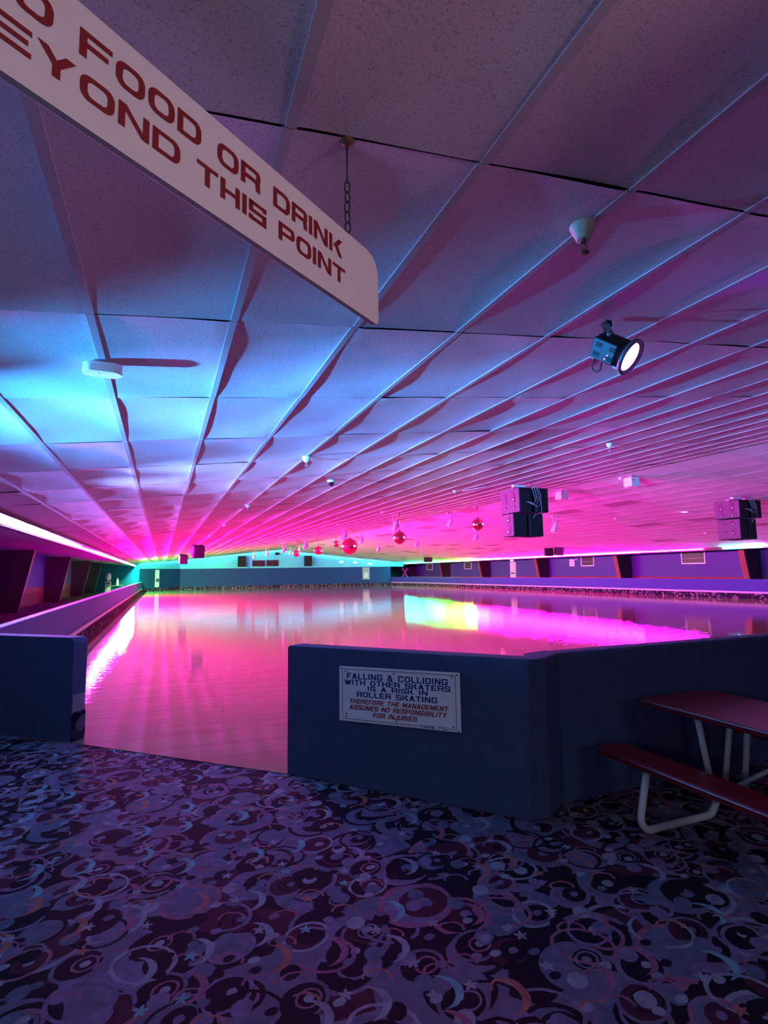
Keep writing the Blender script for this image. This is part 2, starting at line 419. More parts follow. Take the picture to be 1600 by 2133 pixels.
ceiling('ceiling_right', XR, zr, XR, XEAVE_R, 0, 22, -1, .008)
# roof deck just above the panels keeps the hall closed
m = MB()
m.quad((XEAVE_L, YB, zl(XEAVE_L)+.06), (XR, YB, ZR+.06), (XR, YF, ZR+.06), (XEAVE_L, YF, zl(XEAVE_L)+.06))
m.quad((XR, YB, ZR+.06), (XEAVE_R, YB, zr(XEAVE_R)+.06), (XEAVE_R, YF, zr(XEAVE_R)+.06), (XR, YF, ZR+.06))
m.build('ceiling_deck', BROWN, kind='structure')
# eave beams that carry the LED lights, and the aisle ceilings beyond them
for nm, x0, x1 in (('trim_1', XEAVE_L-.12, XEAVE_L), ('trim_2', XEAVE_R, XEAVE_R+.12)):
    m = MB(); zt = zceil(XEAVE_L if x0 < 0 else XEAVE_R)
    m.box(((x0+x1)/2, (YB+YF)/2, (2.76+zt+.03)/2), (.12, YF-YB, zt+.03-2.76)); m.build(nm, BROWN, kind='structure')
m = MB(); m.quad((XEAVE_L-.1, YB, 2.78), (XOUT_L, YB, 3.26), (XOUT_L, 76, 3.26), (XEAVE_L-.1, 76, 2.78)); m.build('ceiling_aisle_left', SOFFIT, kind='structure')
m = MB(); m.quad((XEAVE_R+.1, YB, 2.78), (XOUT_R, YB, 3.2), (XOUT_R, 76, 3.2), (XEAVE_R+.1, 76, 2.78)); m.build('ceiling_aisle_right', SOFFIT, kind='structure')
# a lip over the left lights keeps their glare off the ceiling edge
m = MB(); m.box((XEAVE_L+.13, 37.0, 2.887), (.28, 68.4, .02)); m.build('trim_4', BROWN, kind='structure')
# unseen boards added near the entrance to block light spilling down from the left
m = MB(); m.hexa([(XEAVE_L-.01, 2.6, 2.755), (XEAVE_L+.20, 2.6, 2.755), (XEAVE_L+.20, 9.6, 2.755), (XEAVE_L-.01, 9.6, 2.755), (XEAVE_L-.01, 2.6, 2.775), (XEAVE_L+.20, 2.6, 2.775), (XEAVE_L+.20, 9.6, 2.775), (XEAVE_L-.01, 9.6, 2.775)])
m.box((XEAVE_L+.20, 6.1, 2.785), (.02, 7.0, .06)); m.box((XEAVE_L+.27, 5.8, 2.30), (.50, 6.4, .02)); m.build('spill_board', BROWN, kind='structure')
# outer walls: blue above, red below
for nm, x, s in (('wall_left', XOUT_L, -1), ('wall_right', XOUT_R, 1)):
    m = MB(); m.mi = 1; m.box((x+s*.06, (YB+76)/2, .55), (.12, 76-YB, 1.1)); m.mi = 0; m.box((x+s*.06, (YB+76)/2, 2.2), (.12, 76-YB, 2.2))
    m.build(nm, [OUTERBLUE, OUTERRED], kind='structure')
m = MB(); m.box(((XOUT_L+XOUT_R)/2, YB-.06, 2.6), (XOUT_R-XOUT_L, .12, 5.2)); m.build('wall_back', OUTERBLUE, kind='structure')
# far wall: navy to 2.47 m, pale above, cut corners at both ends
FW = [(-2.3, 65.5), (2.0, 71.3), (22.7, 71.3), (28.8, 69.85)]
ZD = 2.47
m = MB()
for (xa, ya), (xb, yb) in zip(FW, FW[1:]):
    xs = [xa]+([XR] if xa < XR < xb else [])+[xb]
    for p, q in zip(xs, xs[1:]):
        yp = ya+(yb-ya)*(p-xa)/(xb-xa); yq = ya+(yb-ya)*(q-xa)/(xb-xa)
        n = Vector((-(yb-ya), xb-xa, 0)).normalized()*.15
        m.mi = 0; m.hexa([(p, yp, 0), (q, yq, 0), (q+n.x, yq+n.y, 0), (p+n.x, yp+n.y, 0), (p, yp, ZD), (q, yq, ZD), (q+n.x, yq+n.y, ZD), (p+n.x, yp+n.y, ZD)])
        zp, zq = zceil(p)+.05, zceil(q)+.05
        m.mi = 1; m.hexa([(p, yp, ZD), (q, yq, ZD), (q+n.x, yq+n.y, ZD), (p+n.x, yp+n.y, ZD), (p, yp, zp), (q, yq, zq), (q+n.x, yq+n.y, zq), (p+n.x, yp+n.y, zp)])
wall_far = m.build('wall_far', [FARBLUE, FARPALE], kind='structure')
m = MB()
for (xa, ya), (xb, yb) in zip(FW, FW[1:]):
    d = Vector((xb-xa, yb-ya, 0)); n = Vector((d.y, -d.x, 0)).normalized()*.05
    m.hexa([(xa+n.x, ya+n.y, .0), (xb+n.x, yb+n.y, 0), (xb, yb, 0), (xa, ya, 0), (xa+n.x, ya+n.y, .30), (xb+n.x, yb+n.y, .30), (xb, yb, .30), (xa, ya, .30)])
m.build('carpet_band', BAND, wall_far)
# dark end wall of the right aisle, gable ends above it
m = MB(); m.box((31.7, 74.1, 1.65), (5.8, .2, 3.3)); m.build('wall_aisle_end', paint('dark_aisle_wall', (.02, .02, .03), .7), kind='structure')
m = MB(); m.box((-4.9, 70.9, 1.7), (5.2, .2, 3.4)); m.build('wall_aisle_end.001', paint('dark_aisle_wall_left', (.03, .04, .05), .7), kind='structure')
m = MB(); m.poly([(28.8, 69.9, ZD), (28.8, 69.9, zr(28.8)+.05), (30.77, 69.9, zr(30.6)+.05), (30.77, 69.9, ZD)]); m.build('wall_gable_end', FARPALE, kind='structure')

# half walls round the rink: panel, bumper ledge, patterned carpet kick band
def half_wall(name, pts, side, h=1.07, th=.17, ledge=True, mat=None):
    """pts: inner face line; side +1/-1: which side the thickness lies on (left of travel = +1)"""
    pts = [Vector((x, y, 0)) for x, y in pts]
    def offs(d):
        out = []
        for i, p in enumerate(pts):
            ns = []
            for a, b in ((i-1, i), (i, i+1)):
                if 0 <= a and b < len(pts):
                    t = (pts[b]-pts[a]).normalized(); ns.append(Vector((-t.y, t.x, 0)))
            n = sum(ns, Vector((0, 0, 0))).normalized(); c = n.dot(ns[0]); out.append(p+n*(d/c))
        return out
    inn, outp = offs(0), offs(side*th)
    def run(mb, a, b, z0, z1, r=0):
        sec = [(0, z0), (0, z1-r), (r*.3, z1-r*.3), (r, z1)] if r else [(0, z0), (0, z1)]
        w = 1.0
        prof = sec + ([(th-s, z) for s, z in sec[::-1]] if r else [(None, z1), (None, z0)])
        rings = []
        for p, q in zip(a, b):
            dirv = (q-p); L = dirv.length; ring = []
            for s, z in prof:
                f = 1.0 if s is None else s/th if r else 0.0
                ring.append(mb.bm.verts.new((p.x+dirv.x*f, p.y+dirv.y*f, z)))
            rings.append(ring)
        k = len(prof)
        for A, B in zip(rings, rings[1:]):
            for i in range(k): mb._f([A[i], A[(i+1) % k], B[(i+1) % k], B[i]], False)
        mb._f(rings[0][::-1]); mb._f(rings[-1])
    m = MB(); run(m, inn, outp, 0, h, .025); o = m.build(name, mat or BLUEWALL, kind='structure')
    if ledge:
        m = MB(); run(m, offs(-side*.06), inn, .30, .40); m.build('bumper_ledge', LEDGE, o)
        m = MB(); run(m, offs(-side*.045), inn, .006, .30); m.build('carpet_band', BAND, o)
    return o
half_wall('wall_rink_left', [(-2.016, 8.15), (-2.016, 65.7)], 1)
half_wall('wall_rink_right', [(29.9, 3.75), (29.9, 64.0), (28.85, 69.75)], -1)
half_wall('wall_rink_front', [(29.7, 3.75), (2.86, 3.75)], 1, h=1.10, th=.17, mat=NAVY)

# ------------------------------------------------------------------ the two entrance walls (stand on the carpet)
def entry_wall(name, a, b, th, h, r_end, taper=0):
    a, b = Vector((*a, 0)), Vector((*b, 0)); t = (b-a).normalized(); n = Vector((t.y, -t.x, 0))   # n: towards the rink
    if n.y < 0: n = -n
    L = (b-a).length; prof = []
    pts = [(0, 0), (L, 0), (L, h)] if not r_end else [(0, 0), (L, 0), (L, h)]
    ring = [(0, 0), (L, 0)] + [(L-.03+.03*math.cos(q), h-.03+.03*math.sin(q)) for q in (0, .5, 1.05, 1.57)] + [(r_end-r_end*math.sin(q), h-r_end+r_end*math.cos(q)) for q in (0, .5, 1.05, 1.57)]
    m = MB(); m.prism([a+t*s+Vector((0, 0, z)) for s, z in ring], n*th, bevel=.012)
    return m.build(name, NAVY, kind='structure'), a, t, n
e1, EA, ET, EN = entry_wall('wall_entrance_right', CH_A, CH_B, .17, 1.105, .03)
m = MB(); m.prism([(x, y, 0) for x, y in ((2.445, 3.395), (2.60, 3.40), (2.87, 3.578), (2.87, 3.74), (2.60, 3.66))], (0, 0, 1.105), bevel=.01)
m.build('corner_post', NAVY, e1)
e2, LA, LT, LN = entry_wall('wall_entrance_left', CH_C, CH_D, .18, 1.09, .06)
# the bottom of its end has lost its paint: bare board and a scrap of carpet
m = MB(); en = -LT
def endq(s0, s1, z0, z1, d):
    p = LA+LN*s0+en*d; q = LA+LN*s1+en*d
    return [p+Vector((0, 0, z0)), q+Vector((0, 0, z0)), q+Vector((0, 0, z1)), p+Vector((0, 0, z1))]
m.prism(endq(.012, .165, .31, .49, 0), en*.006); m.build('bare_patch', paint('bare_board', (.22, .20, .24), .7, var=.2), e2, label='unpainted grey patch')
m = MB(); m.prism(endq(.005, .175, .002, .30, 0), en*.012); m.build('carpet_scrap', BAND, e2)

# ------------------------------------------------------------------ frame columns
def column(x_wall, x_base, x_top, y, z, mats, s):
    m = MB(); m.prism([(x_wall, y-.18, 0), (x_base, y-.18, 0), (x_top, y-.18, z), (x_wall, y-.18, z)], (0, .36, 0))
    o = m.build('column', mats[0], kind='structure')
    m = MB(); t = .03*s; m.hexa([(x_base, y-.2, 0), (x_base+t, y-.2, 0), (x_base+t, y+.2, 0), (x_base, y+.2, 0), (x_top, y-.2, z), (x_top+t, y-.2, z), (x_top+t, y+.2, z), (x_top, y+.2, z)])
    m.build('column_face', mats[1], o)
for y in (8.5, 20.5, 32.5, 44.4, 56.4, 65.6): column(XOUT_L, -6.6, -6.0, y, 3.1, (paint('dark_column', (.03, .018, .022), .6), DARKWOOD), 1)
for y in (23.6, 33.9, 44.0, 54.3, 63.8): column(XOUT_R, 33.65, 33.05, y, 3.03, (paint('dark_column', (.03, .018, .022), .6), REDWOOD), -1)

# ------------------------------------------------------------------ right wall: windows, door
def wall_window(i, y0, y1, z0, z1, split):
    m = MB(); w = .07; x = XOUT_R
    m.box((x-.03, (y0+y1)/2, z0+w/2), (.06, y1-y0, w)); m.box((x-.03, (y0+y1)/2, z1-w/2), (.06, y1-y0, w))
    for y in (y0+w/2, y1-w/2): m.box((x-.03, y, (z0+z1)/2), (.06, w, z1-z0-2*w))
    root = m.build('window_%d' % i, WHITE, kind='structure')
    m = MB(); m.box((x-.012, (y0+y1)/2, (z0+z1)/2), (.02, y1-y0-2*w, z1-z0-2*w)); m.build('pane', paint('shaded_pane', (.05, .03, .05), .4, spec=.2), root)
    m = MB(); m.box((x-.03, (y0+y1)/2, z0+(z1-z0)*.42), (.03, y1-y0-2*w, .04)); m.build('sash_bar', paint('sash', (.16, .08, .14), .5), root)
wall_window(1, 27.2, 29.1, 2.0, 2.92, 1); wall_window(2, 37.8, 39.4, 2.0, 2.92, 1)
wall_window(3, 58.3, 60.0, 1.95, 2.82, 1); wall_window(4, 68.7, 70.4, 1.95, 2.80, 1)
m = MB(); m.box((XOUT_R-.03, 49.75, 1.3), (.06, 1.05, 2.6)); d1 = m.build('door_1', paint('pale_door', (.5, .48, .55), .5), kind='structure')
m = MB(); m.box((XOUT_R-.075, 49.75, 1.42), (.03, .8, .18)); m.build('door_plate', STEEL, d1)
# booth windows in the far wall
for i, (x0, x1, z0, z1) in enumerate(((10.54, 12.1, 2.68, 3.42), (12.3, 13.82, 2.70, 3.45))):
    m = MB(); m.box(((x0+x1)/2, 71.285, (z0+z1)/2), (x1-x0, .03, z1-z0)); o = m.build('window_%d' % (5+i), DARKGLASS, kind='structure')
    m = MB()
    for x in (x0, (x0+x1)/2, x1): m.box((x, 71.26, (z0+z1)/2), (.05, .04, z1-z0))
    for z in (z0, z1): m.box(((x0+x1)/2, 71.26, z), (x1-x0+.05, .04, .05))
    m.build('window_frame', paint('booth_frame', (.03, .04, .05), .5), o)
m = MB(); t = Vector((4.3, 5.8, 0)).normalized(); pc = Vector((-2.3, 65.5, 0))+t*2.95
pn = Vector((t.y, -t.x, 0))
m.prism([pc+t*-.33+pn*.01+Vector((0, 0, .42)), pc+t*.33+pn*.01+Vector((0, 0, .42)), pc+t*.33+pn*.01+Vector((0, 0, 2.35)), pc+t*-.33+pn*.01+Vector((0, 0, 2.35))], pn*.04)
d2 = m.build('door_2', paint('bright_door_glass', (.65, .75, .78), .3), kind='structure')
m = MB(); m.prism([pc+t*-.3+pn*.055+Vector((0, 0, 1.0)), pc+t*.3+pn*.055+Vector((0, 0, 1.0)), pc+t*.26+pn*.055+Vector((0, 0, 1.35)), pc+t*-.2+pn*.055+Vector((0, 0, 1.42))], pn*.01)
m.build('door_panel', paint('dark_door_panel', (.04, .08, .1), .5), d2)

# ------------------------------------------------------------------ LED lighting
_led = {}
def led_mat(c, k):
    key = tuple(round(v, 2) for v in c)+(k,)
    if key not in _led:
        mx = max(c); _led[key] = glow('led_light', tuple(v/mx for v in c), k*LED_GAIN)
    return _led[key]
LEDK_L, LEDK_R, LEDK_F = 54, 45, 1.6
strip = thing('led_strip', (XEAVE_L, 3.2, 2.8), 'long continuous LED light strip under the left ceiling edge', 'LED strip')
y = 3.2
while y < 70.4:
    y2 = min(70.4, y+(1.2 if y < 4 else 2.4)); m = MB(); m.box((XEAVE_L+.035, (y+y2)/2, 2.83), (.045, y2-y-.03, .046), bevel=.012, seg=1)
    m.build('light_tube', led_mat(ramp(LEFT_LED, (y+y2)/2), LEDK_L*(.5 if y < 9 else 1.6 if y < 13 else 2.2 if y < 18 else 2.2 if y < 24 else 6 if y < 28 else 19 if y < 51 else 8)), strip); y = y2
m = MB(); m.box((XEAVE_L+.008, 36.8, 2.83), (.016, 67.2, .09)); m.build('mounting_rail', DKGREY, strip)
names = ['first', 'second', 'third', 'fourth', 'fifth', 'sixth', 'seventh', 'eighth', 'ninth', 'tenth', 'eleventh', 'twelfth', 'thirteenth', 'fourteenth', 'fifteenth', 'sixteenth', 'seventeenth', 'eighteenth', 'nineteenth', 'twentieth']
def led_bar(y0, y1, label):
    r = thing('led_bar', (XEAVE_R, (y0+y1)/2, 2.86), label, 'LED bar', 'LED bars along the right ceiling edge')
    m = MB(); m.box((XEAVE_R-.035, (y0+y1)/2, 2.86), (.05, y1-y0-.06, .065), bevel=.015, seg=1); m.build('light_tube', led_mat(ramp(RIGHT_LED, (y0+y1)/2), LEDK_R*(.5 if y0 < 19 else .6 if y0 < 28 else 2.2)), r)
    m = MB(); m.box((XEAVE_R-.007, (y0+y1)/2, 2.86), (.014, y1-y0-.03, .09)); m.build('housing', DKGREY, r)
for k in range(10):
    led_bar(22.95-1.22*(k+1), 22.95-1.22*k, ('cyan LED bar' if k < 1 else 'glowing LED bar')+' on right eave, %s in front of the gap' % names[k])
for k in range(18):
    led_bar(24.15+1.22*k, 24.15+1.22*(k+1), 'magenta LED bar on right eave, %s beyond the gap' % names[k])
strip = thing('led_strip', (XEAVE_R, 46.1, 2.86), 'far end of the right eave lighting, running white to green to cyan', 'LED strip')
y = 46.1
while y < 69.3:
    y2 = min(69.4, y+2.4); m = MB(); m.box((XEAVE_R-.035, (y+y2)/2, 2.86), (.05, y2-y-.03, .065), bevel=.015, seg=1)
    m.build('light_tube', led_mat(ramp(RIGHT_LED, (y+y2)/2), LEDK_R*1.5), strip); y = y2
m = MB(); m.box((XEAVE_R-.007, 57.8, 2.86), (.014, 23.3, .09)); m.build('mounting_rail', DKGREY, strip)
# strips up both rakes of the far gable
for nm, x0, x1, lab in (('led_strip', 2.2, XR-.1, 'cyan LED strip along left rake of the far gable'), ('led_strip', XR+.1, 22.6, 'cyan LED strip along right rake of the far gable')):
    r = thing(nm, ((x0+x1)/2, 71.2, zceil((x0+x1)/2)-.1), lab, 'LED strip')
    n = 5
    for i in range(n):
        a, b = x0+(x1-x0)*i/n, x0+(x1-x0)*(i+1)/n; m = MB()
        m.hexa([(a, 71.12, zceil(a)-.13), (b, 71.12, zceil(b)-.13), (b, 71.19, zceil(b)-.13), (a, 71.19, zceil(a)-.13), (a, 71.12, zceil(a)-.09), (b, 71.12, zceil(b)-.09), (b, 71.19, zceil(b)-.09), (a, 71.19, zceil(a)-.09)])
        m.build('light_tube', led_mat((.04, .62, .95), LEDK_F), r)
for (x0, y0), (x1, y1), lab in (((-2.2, 65.4), (2.0, 71.1), 'short cyan LED strip across the far left corner'), ((22.7, 71.1), (28.7, 69.7), 'short cyan LED strip across the far right corner')):
    r = thing('led_strip', ((x0+x1)/2, (y0+y1)/2, zceil((x0+x1)/2)-.1), lab, 'LED strip'); n = 3
    for i in range(n):
        f, g = i/n, (i+1)/n; a = Vector((x0+(x1-x0)*f, y0+(y1-y0)*f, 0)); b = Vector((x0+(x1-x0)*g, y0+(y1-y0)*g, 0)); o = Vector((0, -.06, 0)); m = MB()
        P = [a+o, b+o, b, a]; m.hexa([p+Vector((0, 0, zceil(p.x)-.12)) for p in P]+[p+Vector((0, 0, zceil(p.x)-.08)) for p in P]); m.build('light_tube', led_mat((.04, .66, .92), LEDK_F), r)

# ------------------------------------------------------------------ hanging sign NO FOOD OR DRINK / BEYOND THIS POINT
SA = math.radians(54); SU = Vector((math.sin(SA), math.cos(SA), 0)); SN = Vector((SU.y, -SU.x, 0)); SP = Vector((.59, 1.8, 0))
def sg(s, z, d=0): return SP+SU*s+SN*d+Vector((0, 0, z))
sign = thing('hanging_sign', sg(-.62, 2.70), 'white board with red lettering about food and drink hanging from ceiling chains', 'sign')
s0, s1, z0, z1, r = -1.45, .207, 2.700, 2.976, .075
ring = []
for cx, cz, a in ((s1-r, z0+.02, -90), (s1-r, z1-r, 0), (s0+r, z1-r, 90), (s0+r, z0+.02, 180)):
    rr = r if cz > 2.8 else .02
    cx2 = cx if cz > 2.8 else (s1-.02 if cx > 0 else s0+.02)
    ring += [sg(cx2+rr*math.cos(math.radians(a+q)), cz+rr*math.sin(math.radians(a+q)), 0) for q in (0, 15, 30, 45, 60, 75, 90)]
m = MB(); m.prism(ring, -SN*.019, bevel=.0015); m.build('board', SIGNWHITE, sign)
# extended block capitals, drawn as strokes in a unit box
def glyph(ch, x0, w, zb, h, place, m, sw):
    """sw: stroke width in metres; place(s, z) gives the 3-D point"""
    sx, sz = sw, min(sw*.8, h*.19)
    def P(u, v): return (x0+u*w, zb+v*h)
    def poly(pts): m.poly([place(*p) for p in pts])
    def vbar(u): a = x0+u*(w-sx); poly([(a, zb), (a+sx, zb), (a+sx, zb+h), (a, zb+h)])
    def hbar(v, a=0., b=1.): z = zb+v*(h-sz); poly([(x0+a*w, z), (x0+b*w, z), (x0+b*w, z+sz), (x0+a*w, z+sz)])
    def diag(u0, v0, u1, v1, k=1.15): poly([P(u0, v0), (P(u0, v0)[0]+sx*k, P(u0, v0)[1]), (P(u1, v1)[0]+sx*k, P(u1, v1)[1]), P(u1, v1)])
    def ringp(a, b, c, d, corners, inner=True):
        """rounded rectangle ring; corners: which of BL BR TR TL are round"""
        rad = min(b-a, d-c)*.36; out = []; inn = []
        for (cx, cz, q0), on in zip(((a, c, 180), (b, c, 270), (b, d, 0), (a, d, 90)), corners):
            for i in range(7):
                q = math.radians(q0+15*i); R = rad if on else 0
                ox = cx+(R if cx == a else -R); oz = cz+(R if cz == c else -R)
                out.append((ox+R*math.cos(q), oz+R*math.sin(q)))
                ri = max(0, R-min(sx, sz)*.8); ix = (a+sx if cx == a else b-sx); iz = (c+sz if cz == c else d-sz)
                ix2 = ix+(ri if cx == a else -ri); iz2 = iz+(ri if cz == c else -ri)
                inn.append((ix2+ri*math.cos(q), iz2+ri*math.sin(q)))
        n = len(out)
        for i in range(n):
            j = (i+1) % n
            if (Vector(out[i])-Vector(out[j])).length < 1e-6 and (Vector(inn[i])-Vector(inn[j])).length < 1e-6: continue
            poly([out[i], out[j], inn[j], inn[i]]) if (Vector(out[i])-Vector(out[j])).length > 1e-6 else None
    X0, X1, Z0, Z1 = x0, x0+w, zb, zb+h
    if ch == 'O': ringp(X0, X1, Z0, Z1, (1, 1, 1, 1))
    elif ch == 'D': ringp(X0, X1, Z0, Z1, (0, 1, 1, 0))
    elif ch == 'N': vbar(0); vbar(1); diag(0, 1, (w-sx*1.15)/w, 0)
    elif ch == 'F': vbar(0); hbar(1); hbar(.5, 0, .88)
    elif ch == 'E': vbar(0); hbar(1); hbar(.5, 0, .92); hbar(0)
    elif ch == 'I': vbar(0)
    elif ch == 'T': a = (w-sx)/2; poly([(X0+a, Z0), (X0+a+sx, Z0), (X0+a+sx, Z1), (X0+a, Z1)]); hbar(1)
    elif ch == 'H': vbar(0); vbar(1); hbar(.5)
    elif ch == 'P': vbar(0); ringp(X0, X1, Z0+h*.36, Z1, (0, 1, 1, 0))
    elif ch == 'R': vbar(0); ringp(X0, X1, Z0+h*.36, Z1, (0, 1, 1, 0)); poly([(X1-sx, Z0), (X1, Z0), (X1-sx*.1, Z0+h*.42), (X1-sx*1.3, Z0+h*.42)])
    elif ch == 'B': ringp(X0, X1*1.0-w*.04, Z0+h*.5-sz/2, Z1, (0, 1, 1, 0)); ringp(X0, X1, Z0, Z0+h*.5+sz/2, (0, 1, 1, 0))
    elif ch == 'K': vbar(0); diag(.28, .42, (w-sx*1.3)/w, 1, 1.3); diag((w-sx*1.3)/w, 0, .34, .62, 1.3)
    elif ch == 'Y': a = (w-sx)/2; poly([(X0+a, Z0), (X0+a+sx, Z0), (X0+a+sx, Z0+h*.5), (X0+a, Z0+h*.5)]); poly([(X0, Z1), (X0+sx*1.3, Z1), (X0+a+sx, Z0+h*.5), (X0+a, Z0+h*.42)]); poly([(X1-sx*1.3, Z1), (X1, Z1), (X0+a+sx, Z0+h*.42), (X0+a, Z0+h*.5)])
    elif ch == 'L': vbar(0); hbar(0)
    elif ch == 'U': vbar(0); vbar(1); hbar(0, .06, .94)
    elif ch == 'J': vbar(1); hbar(0, .06, .94); poly([(X0, Z0), (X0+sx, Z0), (X0+sx, Z0+h*.34), (X0, Z0+h*.34)])
    elif ch in 'CG':
        hbar(1, .08, .92); hbar(0, .08, .92); poly([(X0, Z0+h*.1), (X0+sx, Z0+h*.05), (X0+sx, Z1-h*.05), (X0, Z1-h*.1)])
        poly([(X1-sx, Z1-h*.34), (X1, Z1-h*.34), (X1, Z1-h*.1), (X1-sx, Z1-h*.02)])
        t = .46 if ch == 'G' else .34
        poly([(X1-sx, Z0+h*.02), (X1, Z0+h*.1), (X1, Z0+h*t), (X1-sx, Z0+h*t)])
        if ch == 'G': hbar(.42, .52, 1)
    elif ch == 'A': diag(0, 0, .5-sx*.58/w, 1); diag((w-sx*1.15)/w, 0, .5-sx*.58/w, 1); hbar(.28, .22, .78)
    elif ch == 'M': vbar(0); vbar(1); diag(0, 1, .5-sx*.58/w, .1); diag((w-sx*1.15)/w, 1, .5-sx*.58/w, .1)
    elif ch == 'W': k = 1-sx*1.15/w; diag(0, 1, k*.26, 0); diag(k*.5, .85, k*.26, 0); diag(k*.5, .85, k*.74, 0); diag(k, 1, k*.74, 0)
    elif ch == '&': ringp(X0+w*.16, X0+w*.70, Z0+h*.5, Z1, (1, 1, 1, 1)); ringp(X0, X0+w*.78, Z0, Z0+h*.58, (1, 1, 1, 1)); diag(.40, .52, (w-sx*1.2)/w, 0); poly([(X1-sx, Z0+h*.44), (X1, Z0+h*.44), (X0+w*.62, Z0), (X0+w*.46, Z0)])
    elif ch == 'S':
        mid = zb+h*.5; rr = h*.12
        hbar(1); hbar(.5); hbar(0)
        poly([(X0, mid-sz/2), (X0+sx, mid-sz/2), (X0+sx, Z1), (X0, Z1)]); poly([(X1-sx, Z0), (X1, Z0), (X1, mid+sz/2), (X1-sx, mid+sz/2)])
        poly([(X1-sx, Z1-h*.26), (X1, Z1-h*.26), (X1, Z1), (X1-sx, Z1)]); poly([(X0, Z0), (X0+sx, Z0), (X0+sx, Z0+h*.26), (X0, Z0+h*.26)])
def word(text, sa, sb, zb, zt, m):
    sw = .0165; gap = .009; wid = {'I': sw}
    n = len(text); k = sum(1 for c in text if c != 'I'); w = ((sb-sa)-gap*(n-1)-sw*(n-k))/k
    x = sa
    for c in text:
        cw = sw if c == 'I' else w
        glyph(c, x, cw, zb, zt-zb, lambda s, z: sg(s, z, .0012+.0002*(len(m.bm.faces) % 3)), m, sw); x += cw+gap
for t, a, b in (('NO', -1.185, -1.025), ('FOOD', -.971, -.650), ('OR', -.596, -.435), ('DRINK', -.380, -.030)): m = MB(); word(t, a, b, 2.857, 2.921, m); m.build('lettering', SIGNRED, sign)
for t, a, b in (('BEYOND', -1.228, -.713), ('THIS', -.662, -.409), ('POINT', -.356, -.013)): m = MB(); word(t, a, b, 2.763, 2.822, m); m.build('lettering', SIGNRED, sign)
def chain(s, z_low, z_top):
    c = MB(); zc = z_top-.165; L = .046; k = 0
    c.tube([sg(s, z_top+.01, -.008), sg(s, zc, -.008)], .0032, 8)
    z = zc+.006
    while z > z_low+.01:
        ax, ay = (SU, Vector((0, 0, 1))) if k % 2 else (SN, Vector((0, 0, 1)))
        ax2 = (ax*.85+(SN if k % 2 else SU)*.5).normalized(); ctr = sg(s+.002*math.sin(k*2.1), z-L/2, -.008)
        c.tube([ctr+ax2*(.0095*math.cos(q))+ay*(L*.5*math.sin(q)) for q in [2*PI*i/18 for i in range(18)]], .0027, 6, closed=True)
        z -= L*.86; k += 1
    c.build('hanging_chain', CHAINM, sign)
    c = MB(); c.lathe([(.0, .0), (.028, .0), (.03, -.004), (.016, -.012), (.008, -.016), (0, -.018)], sg(s, z_top+.004, -.008), n=14)
    c.tube(arc(sg(s, z_top-.022, -.008), .010, -1, 4.1, 12, SU, (0, 0, 1)), .0026, 6)
    c.build('ceiling_hook', RUST, sign)
ztop = zl(.59)+.004
chain(.016, 2.972, ztop); chain(-1.26, 2.972, zl((SP+SU*-1.26).x)+.004)

# ------------------------------------------------------------------ warning notice on the entrance wall
AT = (Vector((*CH_B, 0))-Vector((*CH_A, 0))).normalized(); AN = Vector((-AT.y, AT.x, 0))
if AN.y > 0: AN = -AN
def wn(s, z, d=0): return Vector((*CH_A, 0))+AT*s+AN*d+Vector((0, 0, z))
notice = thing('warning_sign', wn(1.047, .75), 'white notice with blue and red capitals screwed to the dark entrance wall', 'sign')
m = MB(); m.prism([wn(.510, .541, .002), wn(1.584, .519, .002), wn(1.584, .962, .002), wn(.510, .978, .002)], AN*.012, bevel=.004); m.build('panel', WARNWHITE, notice)
def wz(s, f):
    """height of the point at fraction f (0 bottom, 1 top) of the slightly skewed panel"""
    t = (s-.510)/(1.584-.510); lo = .541+(.519-.541)*t; hi = .978+(.962-.978)*t; return lo+(hi-lo)*f
m = MB(); d = .0148; w = .0045
def bline(sa, fa, sb, fb):
    a, b = wn(sa, wz(sa, fa), d), wn(sb, wz(sb, fb), d); t = (b-a).normalized(); n = AN.cross(t)*w/2
    m.poly([a+n, b+n, b-n, a-n])
bline(.545, .955, 1.55, .955); bline(1.55, .955, 1.55, .045); bline(1.55, .045, .862, .045); bline(.60, .045, .545, .045); bline(.545, .045, .545, .955)
m.build('border_line', INKRED, notice)
def put_text(name, mat, body, s_left, s_right, f0, f1, wt, shear, d=.0150):
    """one line of capitals; s runs leftwards, so the line is laid out in its own u and mapped"""
    wid = {'I': .30, 'W': 1.35, 'M': 1.2, ' ': .62, '&': 1.05, 'J': .8, 'L': .85, 'E': .9, 'F': .85, 'T': .92}
    n = len(body); gap = .16; tot = sum(wid.get(c, 1) for c in body)+gap*(n-1); U = abs(s_right-s_left)/tot; x = 0
    zh = (f1-f0)*.44
    def place(u, v):
        f = f0+(f1-f0)*v/zh; ss = s_left-u-shear*(v-zh/2); return wn(ss, wz(ss, f), d)
    m = MB()
    for c in body+' ':
        cw = wid.get(c, 1)*U
        if c != ' ': glyph(c, x, cw, 0, zh, place, m, min(wt, cw))
        elif len(m.bm.faces): m.build(name, mat, notice); m = MB()
        x += cw+gap*U
for b, a, c, f0, f1 in (('FALLING & COLLIDING', 1.505, .608, .778, .885), ('WITH OTHER SKATERS', 1.530, .586, .668, .765), ('IS A RISK IN', 1.308, .775, .578, .660), ('ROLLER SKATING', 1.412, .695, .458, .555)):
    put_text('blue_lettering', INKBLUE, b, a, c, f0, f1, .0128, 0)
